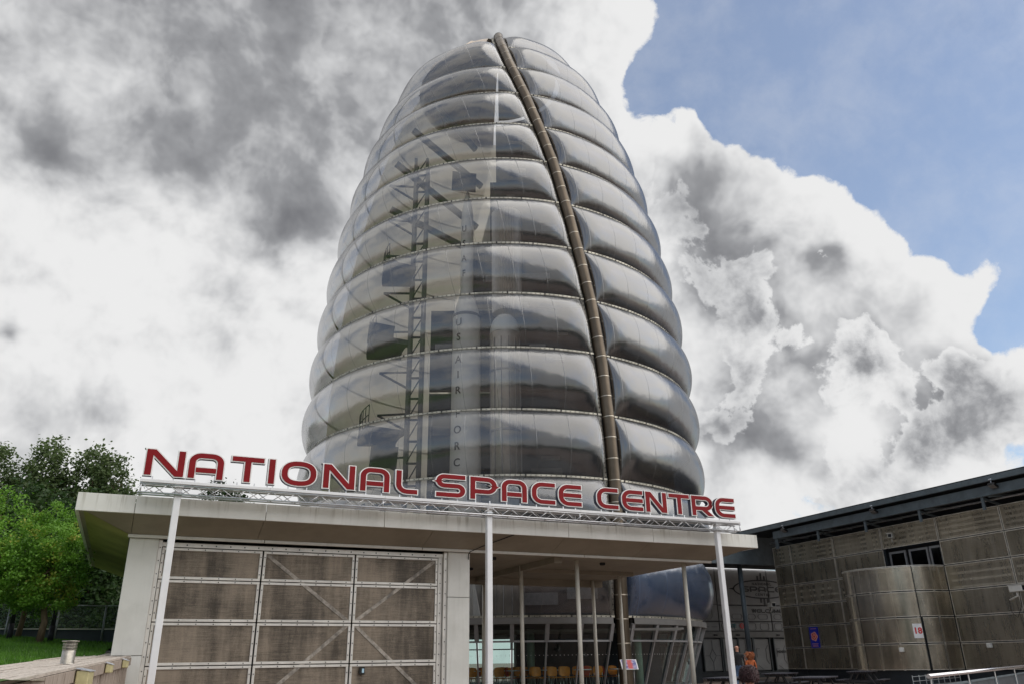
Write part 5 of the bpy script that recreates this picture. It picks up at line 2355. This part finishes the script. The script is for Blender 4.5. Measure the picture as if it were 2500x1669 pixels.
# low stone blocks beside the pavilion
for i, (x, y, w, lab) in enumerate(((-1.45, 26.0, .14, 'short grey stone block at the foot of the lawn'), (-1.05, 25.9, .62, 'long grey stone block beside the pavilion wall'))):
    o = empty('stone_block', (x, y, 1.30), radians(4))
    tag(o, lab, 'block', 'stone blocks by the pavilion')
    mb = MB()
    mb.bbox(-w / 2, w / 2, -.2, .2, 0, .40, .02)
    mb.build('stone', 'stone_grey', o)


# ------------------------------------------------------------------ lamp posts, court fence
def lamp_post(x, y, h, label):
    z = lawn_z(x, y) - .05
    o = empty('lamp_post', (x, y, z), 0)
    tag(o, label, 'lamp post', 'dark posts on the lawn')
    mb = MB()
    mb.tube([(0, 0, 0), (0, 0, h * .45), (0, 0, h)], [.065, .065, .06], 16)
    mb.build('shaft', 'post_dark', o)
    mb = MB()
    mb.tube([(0, 0, 0), (0, 0, .5)], .08, 16)
    mb.build('sleeve', 'post_dark', o)
    mb = MB()
    mb.lathe([(.06, h), (.065, h + .01), (.065, h + .42), (.05, h + .46), (0, h + .47)], 18)
    mb.build('lantern', 'post_dark', o)


lamp_post(-3.70, 28.2, 2.6, 'dark lamp post on the lawn at the far left, lantern in the leaves')
lamp_post(-2.64, 28.2, 1.8, 'shorter dark lamp post on the lawn under the maple crown')


def build_fence():
    root = empty('court_fence', (0, 31.0, 0))
    tag(root, 'grey mesh court fence with blue lower panels behind the lawn', 'fence')
    xs = [-12.5, -11.1, -9.7, -8.3, -6.95, -5.6, -4.2, -2.80, -1.42, -.04]
    for x in xs:
        mb = MB()
        mb.tube([(x, 0, 1.7), (x, 0, 3.22)], .035, 10)
        mb.build('post', 'fence_grey', root)
    for a, b in zip(xs, xs[1:]):
        mb = MB()
        mb.add([(a + .04, .02, 2.5), (b - .04, .02, 2.5), (b - .04, .02, 3.2), (a + .04, .02, 3.2)], [(0, 1, 2, 3)])
        mb.build('mesh_panel', 'wire', root)
        mb = MB()
        mb.box(a + .04, b - .04, .03, .05, 1.75, 2.44)
        mb.build('lower_panel', 'fence_panel', root)
        mb = MB()
        mb.box(a + .04, b - .04, -.02, .02, 2.45, 2.485)
        mb.build('mid_rail', 'fence_rail', root)
        mb = MB()
        mb.tube([(a, 0, 3.2), (b, 0, 3.2)], .018, 6)
        mb.build('top_rail', 'fence_grey', root)


build_fence()


# ------------------------------------------------------------------ trees
def tree(name, label, base, trunk_h, trunk_r, lobes, nclump, per, csz, leaf, mat, seed, group, droop=0.0):
    """lobes: list of (dx,dy,dz, rx,ry,rz) ellipsoids that make the crown (relative to the base)"""
    r = random.Random(seed)
    o = empty(name, base, 0)
    tag(o, label, 'tree', group)
    mb = MB()
    topz = max(l[2] for l in lobes)
    bend = [(0, 0, 0), (r.uniform(-.05, .05), r.uniform(-.05, .05), trunk_h * .5), (r.uniform(-.1, .1), r.uniform(-.1, .1), trunk_h), (r.uniform(-.2, .2), r.uniform(-.2, .2), topz)]
    mb.tube(bend, [trunk_r * 1.25, trunk_r, trunk_r * .85, trunk_r * .3], 9)
    for i in range(10):
        t = .25 + .7 * r.random()
        z0 = trunk_h * .8 + (topz - trunk_h * .8) * t * .8
        l = r.choice(lobes)
        e = (l[0] + r.uniform(-.6, .6) * l[3], l[1] + r.uniform(-.6, .6) * l[4], l[2] + r.uniform(-.3, .5) * l[5])
        m_ = ((e[0]) * .45, e[1] * .45, (z0 + e[2]) * .5 + .1)
        mb.tube([(0, 0, z0), m_, e], [trunk_r * .45, trunk_r * .3, trunk_r * .1], 6)
    mb.build('trunk', 'bark', o)
    cr = MB()
    tints = []
    tot = sum(l[3] * l[4] * l[5] for l in lobes)
    for l in lobes:
        k = max(6, int(nclump * l[3] * l[4] * l[5] / tot))
        for c in range(k):
            while True:
                p = Vector((r.uniform(-1, 1), r.uniform(-1, 1), r.uniform(-1, 1)))
                if p.length <= 1:
                    break
            q = p.length
            p = p.normalized() * (q ** .30) if q > 1e-3 else p
            wob = 1 + .18 * sin(p.x * 7 + seed) * cos(p.z * 6 + seed * 2)
            cc = Vector((l[0] + p.x * l[3] * wob, l[1] + p.y * l[4] * wob, l[2] + p.z * l[5] * wob))
            cs = csz * r.uniform(.6, 1.2)
            tn = r.random()
            tints.extend([tn] * per)
            for i in range(per):
                d = Vector((r.gauss(0, 1), r.gauss(0, 1), r.gauss(0, .75)))
                d = d * (cs * .5)
                s = leaf * r.uniform(.6, 1.3)
                a = Vector((r.gauss(0, 1), r.gauss(0, 1), r.gauss(0, .6) - droop)).normalized()
                b = a.cross(Vector((r.gauss(0, 1), r.gauss(0, 1), r.gauss(0, 1)))).normalized()
                c0 = cc + d
                cr.add([c0 - a * s * .5, c0 + b * s * .32, c0 + a * s * .5, c0 - b * s * .32], [(0, 1, 2, 3)])
    co = cr.build('crown', mat, o)
    ca = co.data.attributes.new('tint', 'FLOAT', 'FACE')
    ca.data.foreach_set('value', tints)
    return o


def build_trees():
    g1 = 'maples on the lawn'
    tree('maple_tree', 'bright green maple at the far left edge, tops tinged yellow', (-4.35, 27.2, 1.95), 1.3, .10,
         [(-.25, 0, 2.75, 1.0, 1.1, 1.45), (.15, -.2, 1.9, .95, 1.0, .9), (-.8, 0, 3.5, .75, .8, .9), (-1.3, 0, 2.3, 1.1, 1.0, 1.5)], 260, 78, .26, .085, 'leaf_maple', 21, g1, .35)
    tree('maple_tree', 'bright green maple with orange-tipped leaves right of the dark lamp post', (-2.82, 27.2, 1.9), 1.2, .09,
         [(-.12, 0, 2.65, .72, .8, 1.25), (.28, -.1, 1.95, .62, .7, .95), (-.5, 0, 1.9, .8, .8, .95), (.0, 0, 1.35, .85, .8, .5)], 250, 78, .24, .08, 'leaf_maple', 22, g1, .35)
    tree('maple_tree', 'green maple between its neighbours, set back near the fence', (-3.75, 30.2, 2.05), 1.2, .08,
         [(0, 0, 2.7, .9, .9, 1.1), (-.1, 0, 1.8, .85, .9, .8)], 140, 70, .26, .09, 'leaf_maple', 23, g1, .3)
    g2 = 'tall trees behind the fence'
    tree('poplar_tree', 'tall grey-green tree cut off by the left edge, behind the maples', (-10.2, 60, 0), 5, .28,
         [(-.3, 0, 11.9, 1.2, 1.3, 2.9), (.8, 0, 10.9, .7, .8, 1.9), (-.3, 0, 9.0, 1.5, 1.4, 2.6), (-1.6, 0, 8, 1.6, 1.5, 3.5), (.0, 0, 5.5, 1.7, 1.5, 2.5)], 520, 56, .72, .22, 'leaf_poplar', 31, g2)
    tree('poplar_tree', 'tallest grey-green tree with rounded top behind the maples', (-7.7, 60, 0), 5, .28,
         [(-.1, 0, 13.2, 1.05, 1.1, 2.6), (-.7, 0, 11.2, 1.0, 1.1, 2.2), (.6, 0, 10.6, 1.0, 1.1, 2.4), (-.1, 0, 8.0, 1.5, 1.4, 2.6), (.2, 0, 5.5, 1.6, 1.5, 2.5)], 520, 56, .7, .22, 'leaf_poplar', 32, g2)
    tree('poplar_tree', 'tall broad tree nearest the pavilion corner', (-4.7, 60, 0), 5, .28,
         [(-.6, 0, 13.1, 1.2, 1.2, 2.2), (1.0, 0, 12.9, 1.15, 1.1, 1.9), (1.7, 0, 11.2, .9, 1.1, 1.8), (.2, 0, 10.4, 1.7, 1.5, 2.0), (-.5, 0, 8.6, 1.6, 1.5, 2.4), (.6, 0, 7, 1.6, 1.5, 2.6)], 580, 56, .7, .22, 'leaf_poplar', 33, g2)
    g3 = 'dark understorey trees behind the fence'
    tree('dark_tree', 'dark leafy tree filling the gap under the roof corner', (-2.6, 40, 1.5), 1.5, .16,
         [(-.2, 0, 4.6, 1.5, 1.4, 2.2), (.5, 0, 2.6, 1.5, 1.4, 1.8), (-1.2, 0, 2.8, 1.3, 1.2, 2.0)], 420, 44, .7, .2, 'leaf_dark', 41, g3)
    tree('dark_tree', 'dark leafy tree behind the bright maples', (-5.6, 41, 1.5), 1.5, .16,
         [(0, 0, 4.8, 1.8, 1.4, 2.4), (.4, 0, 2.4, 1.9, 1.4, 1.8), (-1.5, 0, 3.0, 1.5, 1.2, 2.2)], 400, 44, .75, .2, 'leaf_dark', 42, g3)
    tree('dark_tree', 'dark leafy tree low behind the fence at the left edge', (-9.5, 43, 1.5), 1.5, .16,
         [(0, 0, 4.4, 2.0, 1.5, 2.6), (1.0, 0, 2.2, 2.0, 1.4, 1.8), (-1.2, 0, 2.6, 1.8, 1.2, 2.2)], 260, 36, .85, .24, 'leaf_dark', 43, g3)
    tree('roofside_tree', 'small dark tree top showing through the truss above the roof', (2.75, 45, 0), 5, .2,
         [(-.35, 0, 9.4, .7, .8, 1.0), (.55, 0, 8.7, 1.0, .9, 1.0), (-.8, 0, 8.5, .9, .9, .8), (.2, 0, 7.4, 1.6, 1.3, 1.2)], 330, 36, .5, .17, 'leaf_dark', 51, None)


build_trees()


def build_woodland():  # unseen stretch behind the viewer added to darken the cushions' reflections
    """belt of trees beyond the fence, carried on unseen behind the viewer"""
    r = random.Random(77)
    mb = MB()
    N, R = 200, 70.0
    rowsn = [(0, 0.0), (-1.5, .35), (-2.5, .7), (-.5, .93), (3, 1.0), (6, .8), (7, 0.0)]
    vs, fs = [], []
    hs = [8 + 5 * (0.5 + 0.5 * sin(i * .7 + sin(i * .23) * 3)) * r.uniform(.7, 1.1) for i in range(N + 1)]
    for i in range(N + 1):
        a = radians(105 + 262 * i / N)
        for k, (dr, t) in enumerate(rowsn):
            rr = R + dr + r.uniform(-1.2, 1.2)
            vs.append((rr * sin(a), rr * cos(a), max(-.2, hs[i] * t + (r.uniform(-.8, .8) if 0 < k < 6 else -.2))))
    n = len(rowsn)
    for i in range(N):
        for k in range(n - 1):
            fs.append((i * n + k, i * n + k + 1, (i + 1) * n + k + 1, (i + 1) * n + k))
    mb.add(vs, fs, True)
    pm('woodland', (0.03, 0.055, 0.018), 0.95, 0, 0.6, 0.6, 0.6, 3)
    tag(mb.build('woodland', 'woodland'), 'dark belt of trees in the distance beyond the fence and added behind the viewer for dark reflections', 'woodland', kind='stuff')


build_woodland()

# ------------------------------------------------------------------ people
def skin_mesh(name, joints, edges, root_i, sub=2):
    me = bpy.data.meshes.new(name)
    me.from_pydata([j[0] for j in joints], edges, [])
    ob = bpy.data.objects.new(name, me)
    COL.objects.link(ob)
    sk = ob.modifiers.new('skin', 'SKIN')
    sk.use_smooth_shade = True
    for i, v in enumerate(me.skin_vertices[0].data):
        v.radius = joints[i][1] if isinstance(joints[i][1], tuple) else (joints[i][1], joints[i][1])
        v.use_root = (i == root_i)
    ss = ob.modifiers.new('sub', 'SUBSURF')
    ss.levels = sub
    ss.render_levels = sub
    bpy.context.view_layer.update()
    dg = bpy.context.evaluated_depsgraph_get()
    out = bpy.data.meshes.new_from_object(ob.evaluated_get(dg))
    bpy.data.objects.remove(ob)
    out.name = name
    return out


def figure(name, label, loc, rz, h, cloth, pose, hair=None, group=None):
    """a standing person of height h facing -y; cloth: list of (test, material)"""
    o = empty(name, loc, rz)
    tag(o, label, 'person', group)
    k = h / 1.75
    J, E, idx = [], [], {}

    def j(n, p, r):
        idx[n] = len(J)
        J.append((tuple(c * k for c in p), tuple(c * k for c in r) if isinstance(r, tuple) else r * k))
    j('pelvis', (0, 0, .95), (.155, .115))
    j('waist', (0, 0, 1.10), (.145, .105))
    j('chest', (0, .01, 1.28), (.165, .115))
    j('neckb', (0, .02, 1.45), (.09, .075))
    j('neck', (0, .01, 1.52), .055)
    j('headb', (0, -.01, 1.58), (.072, .085))
    j('head', (0, -.005, 1.66), (.080, .098))
    j('headt', (0, .0, 1.715), (.055, .065))
    for s, S in ((-1, 'r'), (1, 'l')):
        hip, knee, ank = pose.get(S + 'leg', ((s * .10, 0, .88), (s * .11, -.02, .50), (s * .115, .02, .09)))
        j(S + 'hip', hip, .088)
        j(S + 'knee', knee, .060)
        j(S + 'ank', ank, .042)
        j(S + 'toe', (ank[0] + s * .02, ank[1] - .17, .035), (.04, .03))
        sh, el, wr, ha = pose.get(S + 'arm', ((s * .19, .01, 1.41), (s * .25, .03, 1.13), (s * .26, -.04, .89), (s * .26, -.06, .82)))
        j(S + 'sh', sh, .058)
        j(S + 'el', el, .044)
        j(S + 'wr', wr, .030)
        j(S + 'ha', ha, (.040, .022))
        hv = (Vector(ha) - Vector(wr)).normalized()
        side = hv.cross(Vector((s, 0, 0)))
        side = side.normalized() if side.length > .1 else Vector((0, -1, 0))
        for q in range(4):
            b0 = Vector(ha) + side * (.030 - .02 * q)
            j(S + 'f%da' % q, tuple(b0 + hv * .035), .010)
            j(S + 'f%db' % q, tuple(b0 + hv * (.075 - .008 * abs(q - 1.3)) + Vector((-s * .01, 0, 0))), .008)
        tb = Vector(wr) * .5 + Vector(ha) * .5 + side * .035
        j(S + 'th', tuple(tb + hv * .03), .010)
    names = [('pelvis', 'waist'), ('waist', 'chest'), ('chest', 'neckb'), ('neckb', 'neck'), ('neck', 'headb'), ('headb', 'head'), ('head', 'headt')]
    for S in 'rl':
        names += [('pelvis', S + 'hip'), (S + 'hip', S + 'knee'), (S + 'knee', S + 'ank'), (S + 'ank', S + 'toe'), ('chest', S + 'sh'), (S + 'sh', S + 'el'), (S + 'el', S + 'wr'), (S + 'wr', S + 'ha'), (S + 'wr', S + 'th')]
        for q in range(4):
            names += [(S + 'ha', S + 'f%da' % q), (S + 'f%da' % q, S + 'f%db' % q)]
    E = [(idx[a], idx[b]) for a, b in names]
    me = skin_mesh('body', J, E, 0)
    me.materials.clear()
    mats = ['skin'] + [m for _, m in cloth]
    for m in mats:
        me.materials.append(M[m])
    for p in me.polygons:
        c = p.center / k
        p.material_index = 0
        for qi, (test, _) in enumerate(cloth):
            if test(c):
                p.material_index = qi + 1
                break
        p.use_smooth = True
    body = inst('body', me, o)
    # face details: nose, ears
    mb = MB()
    hz = 1.66 * k
    mb.add([(-.014 * k, -.098 * k, hz - .03 * k), (.014 * k, -.098 * k, hz - .03 * k), (0, -.128 * k, hz - .028 * k), (0, -.098 * k, hz + .02 * k)], [(0, 2, 3), (2, 1, 3), (0, 1, 2)], True)
    mb.build('nose', 'skin', o)
    for s in (-1, 1):
        mb = MB()
        mb.lathe([(.0, -.008), (.022, -.006), (.026, 0), (.022, .006), (0, .008)], 10)
        e = mb.build('ear', 'skin', o, (s * .088 * k, .008 * k, hz - .005 * k), (0, s * 1.25, 0))
        mb = MB()
        mb.lathe([(0, -.012), (.011, 0), (0, .012)], 8)
        mb.build('eye', 'letter_black', o, (s * .032 * k, -.088 * k, hz + .012 * k))
    mb = MB()
    mb.box(-.026 * k, .026 * k, -.098 * k, -.088 * k, hz - .062 * k, hz - .054 * k)
    mb.build('mouth', 'chair_red', o)
    return o, k


def hair_mesh(mat, c, rad, length, n, seed, o, curl=.3, cut=None):
    """a cap of many small locks round the skull"""
    r = random.Random(seed)
    mb = MB()
    for i in range(n):
        while True:
            d = Vector((r.gauss(0, 1), r.gauss(0, 1), r.gauss(0, 1))).normalized()
            if d.z > -.35 and (cut is None or cut(d)):
                break
        p = Vector((c[0] + d.x * rad[0], c[1] + d.y * rad[1], c[2] + d.z * rad[2]))
        tdir = Vector((0, 0, -1)) - d * d.dot(Vector((0, 0, -1)))
        tdir = (tdir.normalized() if tdir.length > .1 else Vector((r.gauss(0, 1), r.gauss(0, 1), 0)).normalized())
        pts = []
        L = length * r.uniform(.6, 1.2)
        ph = r.random() * 6
        for s in range(5):
            t = s / 4
            q = p + tdir * L * t + d * (.012 + .01 * t) + Vector((sin(ph + t * 9), cos(ph + t * 8), sin(ph * 2 + t * 7))) * curl * .03
            pts.append(q)
        mb.tube(pts, [.008, .010, .009, .007, .003], 5, False)
    return mb.build('hair', mat, o)


def build_people():
    az = radians(-38)
    man, k = figure('person', 'bald person in black T-shirt and blue jeans walking away toward the gate', (20.75, 26.3, 0), pi + az, 1.76,
                    [(lambda c: c.z < .08, 'shoe'), (lambda c: c.z < 1.02 and abs(c.x) < .225, 'jeans'), (lambda c: 1.02 <= c.z < 1.50 and abs(c.x) < .245 and c.z > 1.0, 'shirt_black')],
                    {'rleg': ((-.10, 0, .88), (-.11, -.10, .50), (-.115, -.02, .09)), 'lleg': ((.10, 0, .88), (.11, .06, .50), (.115, .22, .12)),
                     'larm': ((.19, .01, 1.41), (.25, .08, 1.13), (.24, -.10, .96), (.23, -.17, .93)), 'rarm': ((-.19, .01, 1.41), (-.25, .05, 1.13), (-.25, -.12, .95), (-.24, -.19, .92))}, None)
    p2, k = figure('person', 'person in orange top and pale jeans with long auburn hair beside the bald man', (21.1, 26.02, 0), pi + az + .5, 1.48,
                   [(lambda c: c.z < .08, 'shoe'), (lambda c: c.z < 1.0 and abs(c.x) < .225, 'jeans_light'), (lambda c: 1.0 <= c.z < 1.50, 'top_orange')], {}, None)
    hair_mesh('hair_auburn', (0, .012 * k, 1.655 * k), (.085 * k, .105 * k, .095 * k), .17, 260, 3, p2, .25, lambda d: d.y > -.35 or d.z > .45)
    p3, k = figure('person', 'person with dark curly reddish-brown hair at the bottom edge, mostly out of frame', (5.43, 6.74, 0), pi + az + .15, 1.155,
                   [(lambda c: c.z < .08, 'shoe'), (lambda c: c.z < 1.0 and abs(c.x) < .225, 'jeans'), (lambda c: 1.0 <= c.z < 1.48, 'hair_blonde')], {}, None)
    # a child's head is large for the body
    hair_mesh('hair_brown', (0, .0, 1.672 * k), (.060, .074, .062), .035, 1500, 4, p3, .34, lambda d: d.y > -.55 or d.z > .5)


build_people()
